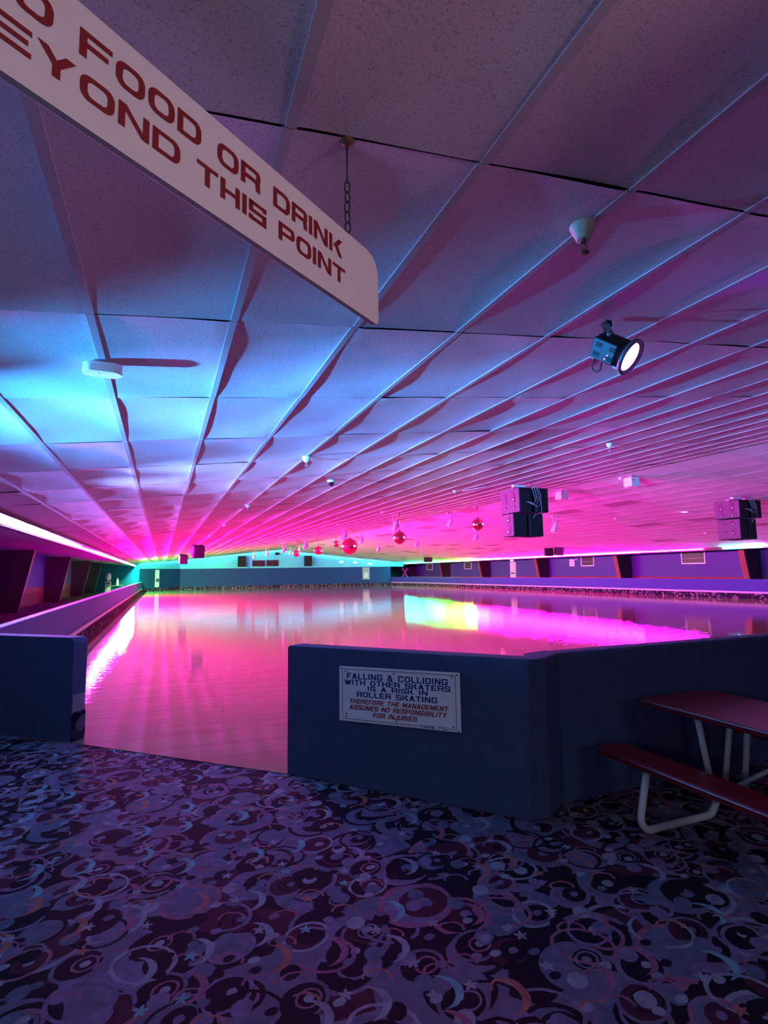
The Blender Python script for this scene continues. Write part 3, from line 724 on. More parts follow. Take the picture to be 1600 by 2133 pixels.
for b, a, c, f0, f1 in (('THEREFORE THE MANAGEMENT', 1.482, .608, .335, .418), ('ASSUMES NO RESPONSIBILITY', 1.480, .622, .225, .310), ('FOR INJURIES', 1.258, .868, .110, .195)):
    put_text('red_lettering', INKRED, b, a, c, f0, f1, .0090, .28)
put_text('footer_lettering', INKBLACK, 'THANK YOU', .852, .612, .018, .070, .005, 0)
for s, f in ((1.520, .91), (1.065, .915), (.575, .93), (1.515, .135), (1.05, .085), (.570, .085), (1.562, .965), (.532, .965), (.528, .022), (1.515, .085)):
    m = MB(); m.lathe([(.0, .004), (.005, .003), (.0075, 0)], wn(s, wz(s, f), .0142), AN, 10); m.build('screw', RUST, notice)

# ------------------------------------------------------------------ picnic table
tab = thing('picnic_table', (3.8, 2.5, 0), 'red picnic table with white pipe legs beside the entrance wall', 'picnic table')
YA, YZ = 1.52, 3.37
def plank_top(x0, x1, z, th, name):
    m = MB(); r = .05
    ring = []
    for cx, cy, a in ((x1-r, YA+r, -90), (x1-r, YZ-r, 0), (x0+r, YZ-r, 90), (x0+r, YA+r, 180)):
        ring += [(cx+r*math.cos(math.radians(a+q)), cy+r*math.sin(math.radians(a+q)), z-th) for q in (0, 22, 45, 68, 90)]
    m.prism(ring, (0, 0, th), bevel=.008); o = m.build(name, TABLERED, tab)
    m = MB(); z2 = z-.010
    ro = [Vector((p[0]+(.0035 if p[0] > (x0+x1)/2 else -.0035), p[1]+(.0035 if p[1] > (YA+YZ)/2 else -.0035), z2)) for p in ring]
    m.tube(ro, .0035, 6, closed=True); m.build('edge_strip', STEEL, o)
    return o
plank_top(3.43, 4.19, .75, .045, 'tabletop'); plank_top(2.99, 3.25, .45, .045, 'bench'); plank_top(4.37, 4.63, .45, .045, 'bench')
for yy in (2.95, 1.95):
    rp = .024; m = MB()
    pts = [(3.03, yy, .405), (2.955, yy, .10), (2.955, yy, rp), (3.06, yy, rp)]
    left = fillet([(3.05, yy, .405), (2.945, yy, rp), (3.62, yy, rp), (3.68, yy, .12)], .085, 8)
    m.tube(left, rp, 14)
    right = fillet([(4.57, yy, .405), (4.675, yy, rp), (4.0, yy, rp), (3.94, yy, .12)], .085, 8)
    m.tube(right, rp, 14)
    m.build('leg_frame', PIPE, tab)
    for xa, za, xb, zb, in ((3.545, .705, 3.66, .10), (4.075, .705, 3.96, .10)):
        m = MB(); m.tube([(xa, yy, za), (xb, yy+.0, zb)], .022, 14); m.build('leg', PIPE, tab)
    m = MB(); m.tube([(3.75, yy-.1, .706), (3.72, yy-.03, .16)], .020, 12); m.tube([(3.66, yy-.03, .16), (3.96, yy-.03, .16)], .018, 12); m.build('cross_brace', PIPE, tab)
m = MB(); m.tube([(3.72, 2.9, .18), (4.05, 2.62, .45), (4.12, 2.5, .70)], .016, 10); m.build('cross_brace', PIPE, tab)
for x in (3.12, 4.5):
    m = MB(); m.box((x, 2.45, .398), (.04, 1.3, .012)); m.build('bench_rail', PIPE, tab)

# ------------------------------------------------------------------ stage light under the ceiling
def par_light(c, axis, ceil, label, lens_mat):
    c = Vector(c); ax = Vector(axis).normalized(); r = thing('stage_light', c, label, 'stage light', 'stage lights on the ceiling')
    L = .27; f = c+ax*L/2; b = c-ax*L/2
    m = MB(); m.lathe([(0, 0), (.085, 0), (.1, .02), (.104, .05), (.104, .245), (.0, .245)], b, ax, 32); hs = m.build('housing', BLACK, r)
    side = ax.cross(Vector((0, 0, 1))).normalized(); upv = side.cross(ax)
    toward = Vector((0, 0, HEYE))-c; toward = (toward-ax*toward.dot(ax)).normalized(); tang = ax.cross(toward).normalized()
    upp = tang if tang.z > 0 else -tang; arm = (toward*.75+upp*.66).normalized()
    toward = (toward*.94-upp*.34).normalized(); tang = ax.cross(toward).normalized()
    tang = tang if tang.z < 0 else -tang
    # square electronics cover on the back half, with louvres
    m = MB(); Rm = Matrix((ax, tang, toward)).transposed()
    m.box(c-ax*.03+toward*.083, (.20, .150, .05), Rm, bevel=.008)
    m.build('cover', DKGREY, hs)
    lv = paint('louvre_black', (.004, .004, .004), .8)
    for u0 in (-.095, .02):
        for v0 in (-.035, .035):
            m = MB()
            for q in range(6): m.box(c+ax*(u0+q*.0095)+tang*v0+toward*.1085, (.004, .034, .002), Rm)
            m.build('louvre', lv, hs)
    m = MB(); m.lathe([(.112, 0), (.132, 0), (.132, .03), (.118, .03), (.112, .012)], f-ax*.015, ax, 36); m.build('bezel', paint('bezel_grey', (.16, .16, .18), .4, .5), r)
    m = MB(); m.lathe([(0, .018), (.04, .017), (.08, .012), (.112, .002), (.112, 0)], f-ax*.008, ax, 32); m.build('lens', lens_mat, r, label='glowing violet-white lens')
    for v in (-.11, ):
        m = MB(); m.box(c-ax*.10+tang*.07+toward*.088, (.035, .03, .004), Rm); m.build('label_plate', paint('label_plate', (.5, .62, .6), .5), r)
        m = MB(); m.box(c+ax*.085+tang*.088+toward*.055, (.05, .022, .006), Rm); m.build('label_plate', paint('label_plate', (.6, .7, .68), .5), r)
    # yoke: two arms up to a pivot plate and a hook clamp on the ceiling
    cl = Vector(ceil); piv = c+Vector((0, 0, .175))-ax*.03
    for sgn in (1, -1):
        a = c-ax*.045+arm*.122*sgn; m = MB()
        d2 = Vector((ax.x, ax.y, 0)).normalized()
        t0 = Vector((cl.x, cl.y, cl.z-.055))+Vector((arm.x, arm.y, 0)).normalized()*.075*sgn
        m.hexa([a-d2*.016, a+d2*.016, a+d2*.016+arm*.006*sgn, a-d2*.016+arm*.006*sgn, t0-d2*.016, t0+d2*.016, t0+d2*.016+arm*.006*sgn, t0-d2*.016+arm*.006*sgn])
        m.lathe([(0, 0), (.022, 0), (.022, .018), (0, .02)], a+arm*.004*sgn, arm*sgn, 12)
        m.build('yoke_arm', paint('yoke_metal', (.20, .22, .23), .35, .6), r)
    m = MB(); m.box((cl.x, cl.y, cl.z-.05), (.035, .14, .008), Matrix.Rotation(math.atan2(arm.y, arm.x)-PI/2, 3, 'Z')); m.box((cl.x, cl.y, cl.z-.024), (.05, .07, .05), bevel=.008); m.lathe([(.012, 0), (.012, -.04)], (cl.x, cl.y, cl.z), n=10); m.build('ceiling_clamp', BLACK, r)
    m = MB(); q = c-ax*.12+tang*.10; m.tube(fillet([q, q+tang*.10-ax*.01, q+tang*.10+ax*.07, q+tang*.02+ax*.06], .03, 5), .005, 8); m.build('cable_loop', BLACK, r)
    m = MB(); p = Vector((cl.x, cl.y, cl.z-.01))+side*.03
    m.tube([p, p+Vector((.05, .0, -.05)), p+Vector((.085, -.02, -.13)), p+Vector((.075, -.03, -.20))], .004, 8); m.build('safety_cable', BLACK, r)
    for k in (0, 1):
        m = MB(); m.sphere(c+ax*(.018-.012*k)+tang*(.015+.03*k)+toward*.109, .005, 8, 6); m.build('indicator_light', glow('indicator', (.6, .15, 1), 6), r)
    return r, f, ax
LENS = glow('violet_lens', (.55, .16, 1.0), 9)
par_light((3.04, 3.00, 3.34), (.367, -.707, -.605), (3.08, 3.10, zl(3.08)), 'black stage light with glowing violet lens hanging from the ceiling', LENS)
r2, f2, a2 = par_light((4.75, 2.05, 3.42), (-.90, .30, .17), (4.72, 2.02, zl(4.72)), 'black stage light beyond the right edge of view casting violet on the ceiling', LENS)
def spot(name, loc, d, power, color, size, blend=.5, rad=.04):
    l = bpy.data.lights.new(name, 'SPOT'); l.energy = power; l.color = color; l.spot_size = size; l.spot_blend = blend; l.shadow_soft_size = rad
    o = bpy.data.objects.new(name, l); o.location = loc; o.rotation_euler = Vector(d).to_track_quat('-Z', 'Y').to_euler(); COL.objects.link(o); return o
spot('stage_lamp', Vector((4.75, 2.05, 3.42))+a2*.17, a2, 16, (.22, .02, 1), math.radians(34), 1.0)
ax1 = Vector((.367, -.707, -.605)).normalized()
spot('stage_lamp', Vector((3.04, 3.00, 3.34))+ax1*.17, ax1, 14, (.4, .12, 1), math.radians(70), .8)

# ------------------------------------------------------------------ small ceiling fittings
def sprinkler(x, y, label, big=False):
    z = zceil(x); r = thing('sprinkler', (x, y, z), label, 'sprinkler', 'ceiling sprinklers'); k = 1.0
    m = MB(); m.lathe([(.066, -.012), (.066, -.018), (.036, -.088), (.030, -.090), (.0, -.086)], (x, y, z), n=28); m.build('escutcheon', OLDCREAM if big else WHITE, r)
    m = MB(); m.lathe([(.012, -.085), (.012, -.105), (.009, -.108)], (x, y, z), n=12)
    for s in (-1, 1): m.tube([(x+.011*s, y, z-.10), (x+.02*s, y, z-.125), (x+.006*s, y, z-.152)], .0035, 8)
    m.lathe([(0, -.150), (.010, -.150), (.026, -.158), (.024, -.161), (0, -.161)], (x, y, z), n=14); m.tube([(x, y, z-.105), (x, y, z-.15)], .003, 8)
    m.build('sprinkler_head', RUST if big else STEEL, r)
sprinkler(1.93, 2.06, 'cream cone sprinkler nearest to the camera on a ceiling batten', True)
sprinkler(1.96, 8.0, 'white cone sprinkler on the batten left of the dome camera')
sprinkler(1.96, 14.1, 'white sprinkler third along the batten above the pink zone')
sprinkler(1.96, 19.9, 'white sprinkler fourth along the batten above the pink zone')
sprinkler(1.96, 26.0, 'white sprinkler fifth along the batten above the left loudspeakers')
sprinkler(7.83, 7.98, 'white cone sprinkler on the upper right of the left ceiling slope')
sprinkler(8.02, 14.35, 'white sprinkler with a rod beside it left of the near speaker cluster')
sprinkler(8.0, 20.2, 'white sprinkler on the left slope behind the near speaker cluster')
sprinkler(8.0, 26.2, 'white sprinkler on the left slope above the large mirror ball')
sprinkler(13.9, 19.9, 'white sprinkler just past the ridge above the mirror ball')
sprinkler(19.6, 19.9, 'white sprinkler on the pink slope between the two speaker clusters')
sprinkler(25.4, 19.9, 'white sprinkler low on the right slope beside the far speaker cluster')
sprinkler(19.6, 26.0, 'white sprinkler on the pink slope above the twin loudspeaker')
sprinkler(13.9, 13.8, 'white sprinkler on the ridge between the two white boxes')
m = MB(); z = zl(8.2); m.tube([(8.25, 14.3, z-.05), (8.75, 13.8, zl(8.75)-.03)], .012, 8); tag(m.build('conduit_rod', WHITE), 'thin white rod on the ceiling beside a sprinkler', 'rod')
# wireless access point / alarm box on the left batten
ax_, ay_ = -.425, 4.19; z = zl(ax_)-.022
r = thing('wireless_box', (ax_, ay_, z), 'white rounded box on the ceiling batten at left', 'ceiling box')
m = MB(); w, h, rr = .125, .07, .055; ring = []
for cx, cy, a in ((w-rr, -h+rr, -90), (w-rr, h-rr, 0), (-w+rr, h-rr, 90), (-w+rr, -h+rr, 180)):
    ring += [(ax_+cx+rr*math.cos(math.radians(a+q)), ay_+cy+rr*math.sin(math.radians(a+q)), z-.068) for q in (0, 15, 30, 45, 60, 75, 90)]
m.prism(ring, (0, 0, .068), bevel=.008); m.build('body', WHITE, r)
m = MB(); m.lathe([(0, -.002), (.006, -.001), (.007, 0)], (ax_-.02, ay_-.02, z-.068), n=10); m.build('status_light', STEEL, r)
# dome camera
x, y = 3.15, 10.75; z = zl(x)+.004
r = thing('dome_camera', (x, y, z), 'small dark dome security camera on the left ceiling slope', 'security camera')
m = MB(); m.lathe([(.085, 0), (.085, -.02), (.075, -.035), (.065, -.045)], (x, y, z), n=24); m.build('base', WHITE, r)
m = MB(); m.lathe([(.064, -.04), (.062, -.07), (.05, -.1), (.03, -.12), (0, -.128)], (x, y, z), n=24); m.build('dome', DARKGLASS, r)
# white boxes on the ridge
for (x, y), lab in (((13.95, 16.75), 'white box under the ridge beside the near speaker cluster'), ((14.0, 13.43), 'white box under the ridge farther right towards the second cluster')):
    z = zceil(x); r = thing('ceiling_box', (x, y, z), lab, 'white box', 'white boxes under the ridge')
    m = MB(); m.box((x, y, z-.21), (.36, .34, .30), bevel=.02); m.build('body', WHITE, r)
    m = MB(); m.box((x, y, z-.03), (.1, .1, .08)); m.build('bracket', STEEL, r)
    m = MB(); m.box((x-.1, y-.172, z-.16), (.05, .01, .03)); m.build('label_plate', DKGREY, r)
# recessed light
x, y = 20.1, 16.6; z = zr(x)
r = thing('recessed_light', (x, y, z), 'small round white recessed light in the pink right slope', 'ceiling light')
m = MB(); m.lathe([(.16, .01), (.2, .0), (.2, -.02), (.14, -.02), (.13, 0)], (x, y, z-.01), n=24); m.build('trim_ring', WHITE, r)
m = MB(); m.lathe([(0, -.012), (.135, -.01), (.135, 0)], (x, y, z-.01), n=24); m.build('lens', glow('warm_white_light', (1, .95, .95), 4), r)

# ------------------------------------------------------------------ loudspeaker clusters
def cabinet(c, dims, front, label, ports, group):
    """front: axis sign (-1 faces -x, +1 faces +x)"""
    c = Vector(c); r = thing('speaker_cabinet', c-Vector((0, 0, dims[2]/2)), label, 'loudspeaker', group)
    m = MB(); m.box(c, dims, bevel=.02); b = m.build('body', SPK, r)
    xf = c.x+front*dims[0]/2
    m = MB(); m.box((xf+front*.005, c.y, c.z), (.012, dims[1]-.03, dims[2]-.03), bevel=.004); m.build('front_panel', SPKFRONT, r)
    for dy, dz, ry, rz in ports:
        m = MB(); pts = [Vector((xf+front*.013, c.y+dy+ry*math.cos(q), c.z+dz+rz*math.sin(q)*(1.15 if math.sin(q) > 0 else .9))) for q in [2*PI*i/24 for i in range(24)]]
        m.prism(pts, (front*.006, 0, 0)); h = m.build('driver_opening', paint('driver_black', (.006, .005, .008), .5), r)
        m = MB(); m.lathe([(0, .02), (ry*.35, .014), (ry*.55, 0)], (xf+front*.018, c.y+dy-.01, c.z+dz-.02), (front, 0, 0), 16); m.build('cone', STEEL, h)
    return r
def cluster(x0, x1, y0, y1, zt, zm, zb, lx0, lx1, ly0, ly1, where, two_rows):
    g = 'hung speaker cabinets'; d = (x1-x0)*.43; hU = zt-zm; cu = (zt+zm)/2; dl = (lx1-lx0)*.45; cl = (zm-.03+zb)/2; hL = zm-.03-zb
    cabinet((x0+d/2, (y0+y1)/2, cu), (d, y1-y0, hU), -1, 'upper left black cabinet of the %s' % where, [(.22, .06, .085, .17), (-.20, .06, .085, .17), (.22, -.2, .07, .06), (-.20, -.2, .07, .06)], g)
    ur = cabinet((x1-d/2, (y0+y1)/2-.02, cu-.0), (d, y1-y0, hU), 1, 'upper right black cabinet of the %s' % where, [(.22, .06, .085, .17), (-.20, .06, .085, .17)], g)
    cabinet((lx0+dl/2, (ly0+ly1)/2, cl), (dl, ly1-ly0, hL), -1, 'lower left black cabinet of the %s' % where, [(0, .17, .13, .15), (0, -.17, .13, .15)] if not two_rows else [(-.15, .18, .07, .08), (.12, .18, .06, .07), (-.15, -.12, .07, .08), (.12, -.12, .06, .07)], g)
    cabinet((lx1-dl/2, (ly0+ly1)/2, cl), (dl, ly1-ly0, hL), 1, 'lower right black cabinet of the %s' % where, [(0, .17, .13, .15), (0, -.17, .13, .15)], g)
    cx, cy = (x0+x1)/2, (y0+y1)/2; zc = zceil(cx)
    r = thing('speaker_bracket', (cx, cy, zc), 'steel hanging frame with cables above the %s' % where, 'bracket')
    m = MB(); m.box((cx, cy, zt+.05), (x1-x0-.2, .08, .04)); m.box((cx, cy, zt+.05), (.08, y1-y0-.2, .04)); m.build('cross_frame', STEEL, r)
    for sx in (-1, 1):
        m = MB(); m.tube([(cx+sx*.3, cy, zt+.06), (cx+sx*.3, cy, zceil(cx+sx*.3)+.01)], .015, 8); m.build('hanging_rod', STEEL, r)
    m = MB(); m.box((x0+.12, y0+.2, zt+.06), (.4, .12, .06)); m.build('junction_box', WHITE, r)
    cg = paint('cable_grey', (.16, .16, .18), .5)
    cb = thing('cable_bundle', (cx, y0-.05, zm), 'grey cables looping over the gap in the %s' % where, 'cables')
    for k in range(4):
        yf = y0-.02-.02*k; a = cx-.1+.07*k
        m = MB(); m.tube([(a, y0-.02, zt+.06), (a+.05, yf, zt-.05), (a+.12, yf-.04, zm+.35-.05*k), (a+.02, yf-.05, zm+.2-.03*k), (a-.14-.03*k, yf-.03, zm+.28), (a-.2, yf, zm+.3)] if k < 3 else
               [(a, y0-.02, zt+.06), (a+.08, yf, zt-.2), (a+.1, yf, zm), (cx-.05, yf, zm-.1), (cx-.1, yf, zm-.18)], .011, 8); m.build('cable', cg, cb)
cluster(9.56, 10.55, 13.3, 14.28, 4.14, 3.42, 2.72, 9.40, 10.42, 13.40, 13.95, 'near speaker cluster', False)
cluster(18.22, 19.27, 12.9, 13.86, 4.04, 3.42, 2.69, 18.25, 19.05, 12.95, 13.8, 'right speaker cluster', True)
def hung_speaker(c, dims, rz, tilt, label, face=(0, -1)):
    c = Vector(c); r = thing('wall_speaker', c, label, 'loudspeaker', 'single loudspeakers round the rink')
    Rm = Matrix.Rotation(rz, 3, 'Z') @ Matrix.Rotation(tilt, 3, 'X')
    m = MB(); m.box(c, dims, Rm, bevel=.02); m.build('body', SPK, r)
    m = MB(); m.box(c+Rm @ Vector((0, -dims[1]/2-.004, 0)), (dims[0]*.9, .012, dims[2]*.9), Rm, bevel=.004); m.build('grille', paint('grille_black', (.014, .012, .016), .8, spec=.1), r)
    return r
def rod(r, a, b, rad=.015):
    m = MB(); m.tube([a, b], rad, 8); m.build('bracket', STEEL, r)
for c, d, rz, tl, lab in (((1.84, 33.0, 3.05), (.62, .5, .66), .25, .3, 'larger black loudspeaker hung from the left slope near the far end'), ((1.55, 48.0, 3.02), (.62, .5, .7), .2, .3, 'smaller-looking black loudspeaker farther back on the left slope'),
        ((26.2, 33.2, 3.02), (.62, .5, .55), -.5, .15, 'left one of the twin black loudspeakers low on the right slope'), ((26.85, 32.85, 3.05), (.62, .5, .55), .5, .15, 'right one of the twin black loudspeakers low on the right slope'),
        ((26.9, 54.5, 3.0), (.85, .5, .5), -.2, .2, 'small black loudspeaker far down the right slope')):
    r = hung_speaker(c, d, rz, tl, lab); rod(r, (c[0], c[1], c[2]+.2), (c[0], c[1], zceil(c[0])+.01), .02)
for x, lab in ((9.18, 'tall black loudspeaker on the far wall left of the booth windows'), (17.62, 'tall black loudspeaker on the far wall right of the booth windows')):
    r = hung_speaker((x, 70.95, 3.31), (.95, .6, 1.36), 0, 0, lab); rod(r, (x, 70.95, 3.9), (x, 70.95, zceil(x)+.01), .03)
r = hung_speaker((13.62, 71.12, 4.27), (.5, .3, .32), 0, 0, 'little black box under the gable peak of the far wall')

# ------------------------------------------------------------------ mirror balls and effect lights along the ridge
def ball(c, rad, label):
    c = Vector(c); zc = zceil(c.x); r = thing('mirror_ball', c, label, 'mirror ball', 'mirror balls over the rink')
    m = MB(); m.sphere(c, rad, 26, 16, False); m.build('ball', BALL, r)
    m = MB(); m.lathe([(rad*.98, -.02), (rad*1.04, -.02), (rad*1.04, .02), (rad*.98, .02)], c, n=26); m.build('belt', CHROME, r)
    for q in (0, PI/2):
        m = MB(); a = Vector((math.cos(q+.3), math.sin(q+.3), 0)); m.tube([c+(a*math.cos(t)+Vector((0, 0, 1))*math.sin(t))*rad*1.01 for t in [2*PI*i/28 for i in range(28)]], .015, 6, closed=True); m.build('belt', CHROME, r)
    for q in range(4):
        a = Vector((math.cos(q*PI/2+.3), math.sin(q*PI/2+.3), 0)); m = MB(); m.sphere(c+a*rad*1.03, rad*.13, 10, 8); m.build('lens', glow('ball_lens', (1, .75, .85), 2.2), r)
    m = MB(); m.lathe([(.05, 0), (.05, .08), (.012, .085), (.012, zc-c.z-rad-.10), (.06, zc-c.z-rad-.10), (.06, zc-c.z-rad)], c+Vector((0, 0, rad-.01)), n=12); m.build('motor_rod', CHROME, r)
ball((9.7, 29.5, 3.2), .45, 'largest red mirror ball, below the middle of the ridge')
ball((9.6, 22.2, 3.23), .28, 'red mirror ball hanging right of the largest one')
ball((9.6, 35.9, 3.22), .28, 'red mirror ball just left of the largest one')
ball((9.6, 42.4, 3.27), .26, 'farthest small mirror ball above the far wall loudspeaker')
ball((13.7, 22.4, 3.91), .28, 'mirror ball hanging left of the near speaker cluster')
ball((13.5, 44.6, 4.15), .28, 'violet mirror ball behind the largest red one')
def effect_light(x, y, drop, label, turn=0., size=1.0):
    zc = zceil(x); r = thing('effect_light', (x, y, zc), label, 'disco light', 'disco effect lights over the rink'); s = size
    pk = paint('light_casing', (.62, .5, .56), .35, .3)
    m = MB(); m.box((x, y, zc-.02), (.34*s, .08*s, .04)); m.build('ceiling_plate', pk, r)
    d = Vector((math.cos(turn), math.sin(turn), 0))
    for q in (-1, 1):
        m = MB(); m.tube(fillet([Vector((x, y, zc-.02))+d*.14*s*q, Vector((x, y, zc-.22*s-drop))+d*.14*s*q, Vector((x, y, zc-.34*s-drop))+d*.10*s*q], .03, 3), .022*s, 8); m.build('yoke_arm', pk, r)
    c = Vector((x, y, zc-.45*s-drop)); ax = (Vector((0, 0, -1))-Vector((d.y, -d.x, 0))*.35).normalized()
    m = MB(); m.lathe([(0, -.26), (.08, -.25), (.10, -.12), (.125, 0), (.15, .20), (.14, .27), (.0, .27)], c, ax, 16); m.build('casing', pk, r)
    m = MB(); m.lathe([(0, .03), (.08, .02), (.12, 0)], c+ax*.27*s, ax, 16); m.build('lens', glow('effect_lens', (1, .45, .65), 1.6), r)
    m = MB(); m.box(c+d*.16*s, (.05*s, .14*s, .24*s)); m.build('control_box', DKGREY, r)
    return c+ax*.32*s
for x, y, drop, lab in ((9.64, 30.3, .0, 'disco light above the largest mirror ball'), (9.47, 22.4, .05, 'disco light above the second mirror ball'), (9.65, 39.5, .1, 'disco light with a side lamp left of the largest ball'),
        (9.4, 46.1, .1, 'disco light second from the left of the row near the far wall'), (9.7, 55.9, .1, 'pale disco light between the first and second of the left row'), (9.58, 63.8, .1, 'farthest green-lit disco light of the left row'),
        (13.7, 63.7, .1, 'farthest green-lit disco light under the ridge'), (14.0, 60.4, .0, 'green-lit disco light beside the far mirror ball'), (14.2, 40.2, .0, 'disco light with a bright lamp right of the largest ball'),
        (17.9, 46.2, .0, 'disco light on the right slope with a pink casing, middle one'), (17.88, 38.1, .0, 'disco light on the right slope below the pink ceiling'), (17.6, 53.5, .1, 'farthest green-lit disco light on the right slope'),
        (17.64, 21.8, .05, 'chrome disco light hanging right of the near speaker cluster'), (17.85, 29.5, .0, 'disco light seen just under the mirror ball near the speakers'), (13.75, 25.2, .0, 'disco light with a square box on the ridge left of the mirror ball')):
    effect_light(x, y, drop, lab, .4)
spot('sign_fill', (2.6, -1.2, 3.0), Vector((-.1, 1.35, 2.84))-Vector((2.6, -1.2, 3.0)), 125, (1, .60, .70), math.radians(62), .8, .1)  # unseen spot added to brighten the hanging sign
# unseen blue wash lamp by the entrance, narrow beams added to reach farther
for az, el, k, half, c in ((-4, 3, .5, 27, (.02, .36, 1)), (22, 3, 1.8, 27, (.03, .34, 1)), (48, 3, 1.9, 27, (.05, .32, 1)), (6, 7, .9, 17, (.10, .30, 1)), (28, 7, 1.2, 17, (.12, .28, 1))):
    d = Vector((math.cos(math.radians(az))*math.cos(math.radians(el)), math.sin(math.radians(az))*math.cos(math.radians(el)), math.sin(math.radians(el))))
    spot('wash_lamp', (-2.72, 4.1, 2.37), d, WASH_LAMP*k, c, math.radians(2*half), 1.0, .03)
for az, el, k, half, c in ((4, 1.5, 2.4, 22, (.20, .38, 1)), (28, 1.5, 1.9, 23, (.24, .34, 1))):  # second unseen lamp, added to carry the blue farther along the ceiling
    d = Vector((math.cos(math.radians(az))*math.cos(math.radians(el)), math.sin(math.radians(az))*math.cos(math.radians(el)), math.sin(math.radians(el))))
    spot('wash_lamp', (-2.72, 8.4, 2.37), d, WASH_LAMP*k, c, math.radians(2*half), 1.0, .03)
# unseen magenta spots added to brighten the right roof slope
for y in (19, 25, 31, 37, 43):
    o = spot('flood_fill', (-2.72, y, 2.62), (1, 0, .085), FLOOD_FILL, (1, .006, .60), math.radians(60), 1.0, .05); o.scale = (1, .22, 1)
# pink spots added over the rink to tint the boards, apart from the fixtures
for x, y in ((9.65, 20.5), (9.65, 33), (17.9, 27), (17.9, 41), (9.4, 50)):
    spot('rink_fill', (x, y, zceil(x)-1.0), (-.12, -.25, -1), RINK_FILL, (1, .06, .26), math.radians(140), 1.0, .12)

# ------------------------------------------------------------------ things on the walls
for x, z, lab in ((22.25, 3.17, 'first white wall lamp from the booth along the far right cornice'), (24.1, 3.06, 'middle white wall lamp of three along the far right cornice'), (26.0, 2.88, 'last white wall lamp of three along the far right cornice')):
    yw = 71.3-(max(0, x-22.7))*(1.45/6.1)-.06
    r = thing('wall_lamp', (x, yw, z), lab, 'wall lamp', 'wall lamps at the far right corner')
    m = MB(); m.box((x, yw, z), (.5, .08, .14), bevel=.03); m.build('diffuser', glow('wall_lamp_glow', (.8, 1, 1), 3), r)
    m = MB(); m.box((x, yw+.045, z), (.56, .03, .2)); m.build('back_plate', WHITE, r)
pt = Vector((6.1, -1.45, 0)).normalized(); pn = Vector((pt.y, -pt.x, 0)); pc = Vector((22.7, 71.3, 0))+pt*2.9+pn*.03
Rp = Matrix.Rotation(math.atan2(pt.y, pt.x), 3, 'Z')
r = thing('poster', pc+Vector((0, 0, .8)), 'pale upright poster on the dark far right corner wall', 'poster')
m = MB(); m.box(pc+Vector((0, 0, 1.6)), (.95, .02, 1.6), Rp); m.build('sheet', paint('poster_sheet', (.16, .26, .28), .6, var=.3, scale=3), r)
m = MB(); m.box(pc+pn*.014+Vector((0, 0, 1.35)), (.5, .008, .7), Rp @ Matrix.Rotation(.25, 3, 'Y')); m.build('print', paint('poster_print', (.35, .45, .45), .6, var=.3), r)
r = thing('crossed_sign', (33.0, 73.9, .95), 'white crossed shapes on the dark wall at the far right', 'sign')
for q in (.55, -.55):
    m = MB(); Rm = Matrix.Rotation(q, 3, 'Y'); m.box((32.7, 73.95 - (.03 if q > 0 else 0), 1.62), (.26, .03, 1.5), Rm, bevel=.01)
    m.box(Vector((32.7, 73.93, 1.62))+Rm @ Vector((.06, 0, .68)), (.38, .03, .16), Rm); m.build('crossed_bar', WHITE, r)
r = thing('wall_notice', (XOUT_R-.02, 40.6, 2.0), 'small white notice between the windows on the right wall', 'notice')
m = MB(); m.box((XOUT_R-.02, 40.6, 2.33), (.03, .62, .62)); m.build('sheet', WHITE, r)
for z in (2.45, 2.2):
    m = MB(); m.box((XOUT_R-.037, 40.6, z), (.006, .34, .05)); m.build('print', INKBLACK, r)
r = thing('exit_lamp', (XOUT_R-.1, 49.8, 2.72), 'small reddish glowing lamp above the pale door on the right wall', 'lamp')
m = MB(); m.box((XOUT_R-.08, 49.8, 2.78), (.12, .6, .22), bevel=.02); m.build('body', WHITE, r)
m = MB(); m.box((XOUT_R-.145, 49.8, 2.78), (.01, .5, .15)); m.build('face', glow('exit_glow', (1, .35, .3), 3), r)
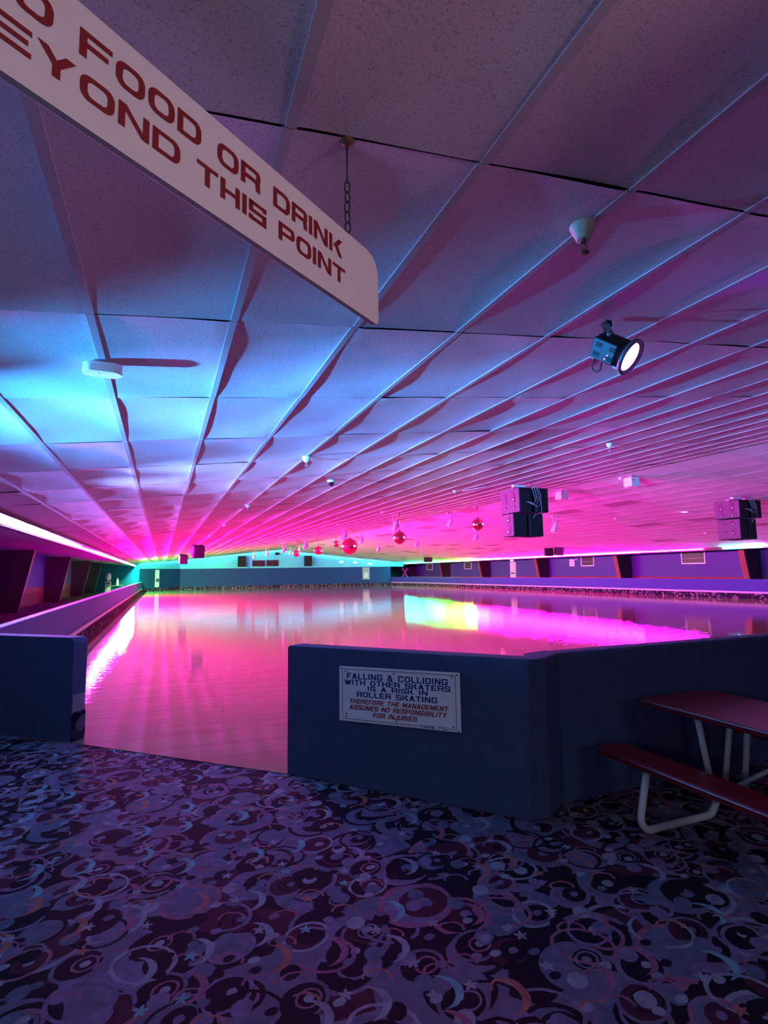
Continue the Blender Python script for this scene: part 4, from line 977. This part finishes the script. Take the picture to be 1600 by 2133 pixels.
for y, lab in ((36.7, 'small white camera beside the second window of the right wall'),):
    r = thing('wall_camera', (XOUT_R-.1, 39.75, 2.7), lab, 'camera'); m = MB(); m.box((XOUT_R-.06, 39.75, 2.72), (.12, .1, .1)); m.build('mount', WHITE, r); m = MB(); m.lathe([(0, 0), (.07, 0), (.07, .2), (0, .2)], (XOUT_R-.12, 39.75, 2.66), (-1, 0, -.3), 12); m.build('body', WHITE, r)
# bench and machines seen over the left half wall
r = thing('water_dispenser', (-4.85, 60, 0), 'white dispenser with a bottle on top behind the left half wall', 'water dispenser')
m = MB(); m.box((-4.85, 60, .62), (.5, .45, 1.24), bevel=.04); m.build('cabinet', paint('dispenser_body', (.35, .42, .45), .4), r)
m = MB(); m.lathe([(.08, 0), (.09, .08), (.24, .18), (.25, .55), (.18, .62), (.20, .75), (0, .78)], (-4.85, 60, 1.24), n=18); m.build('bottle', paint('bottle_pale', (.6, .7, .75), .3), r)
m = MB(); m.box((-4.85, 59.76, 1.05), (.3, .05, .14)); m.build('tap_panel', DKGREY, r)
r = thing('side_table', (-4.05, 60, 0), 'small dark table behind the left half wall beside the dispenser', 'table')
m = MB(); m.box((-4.05, 60, .80), (1.0, .6, .05), bevel=.01); m.build('table_top', paint('table_pale', (.2, .2, .2), .4), r)
for sx in (-.42, .42):
    for sy in (-.24, .24):
        m = MB(); m.tube([(-4.05+sx, 60+sy, 0.0), (-4.05+sx, 60+sy, .78)], .025, 8); m.build('leg', DKGREY, r)
r = thing('plastic_bottle', (-4.03, 60, .825), 'pale bottle standing on the table behind the left half wall', 'bottle')
m = MB(); m.lathe([(0, 0), (.1, 0), (.11, .03), (.11, .45), (.04, .62), (.04, .72), (0, .73)], (-4.03, 60, .825), n=16); m.build('body', WHITE, r)
m = MB(); m.lathe([(.045, 0), (.045, .06), (0, .065)], (-4.03, 60, 1.53), n=14); m.build('cap', INKBLUE, r)
SC.cycles.use_denoising = True
SC.cycles.max_bounces = 7; SC.cycles.diffuse_bounces = 3; SC.cycles.glossy_bounces = 3
SC.cycles.sample_clamp_indirect = 6.0
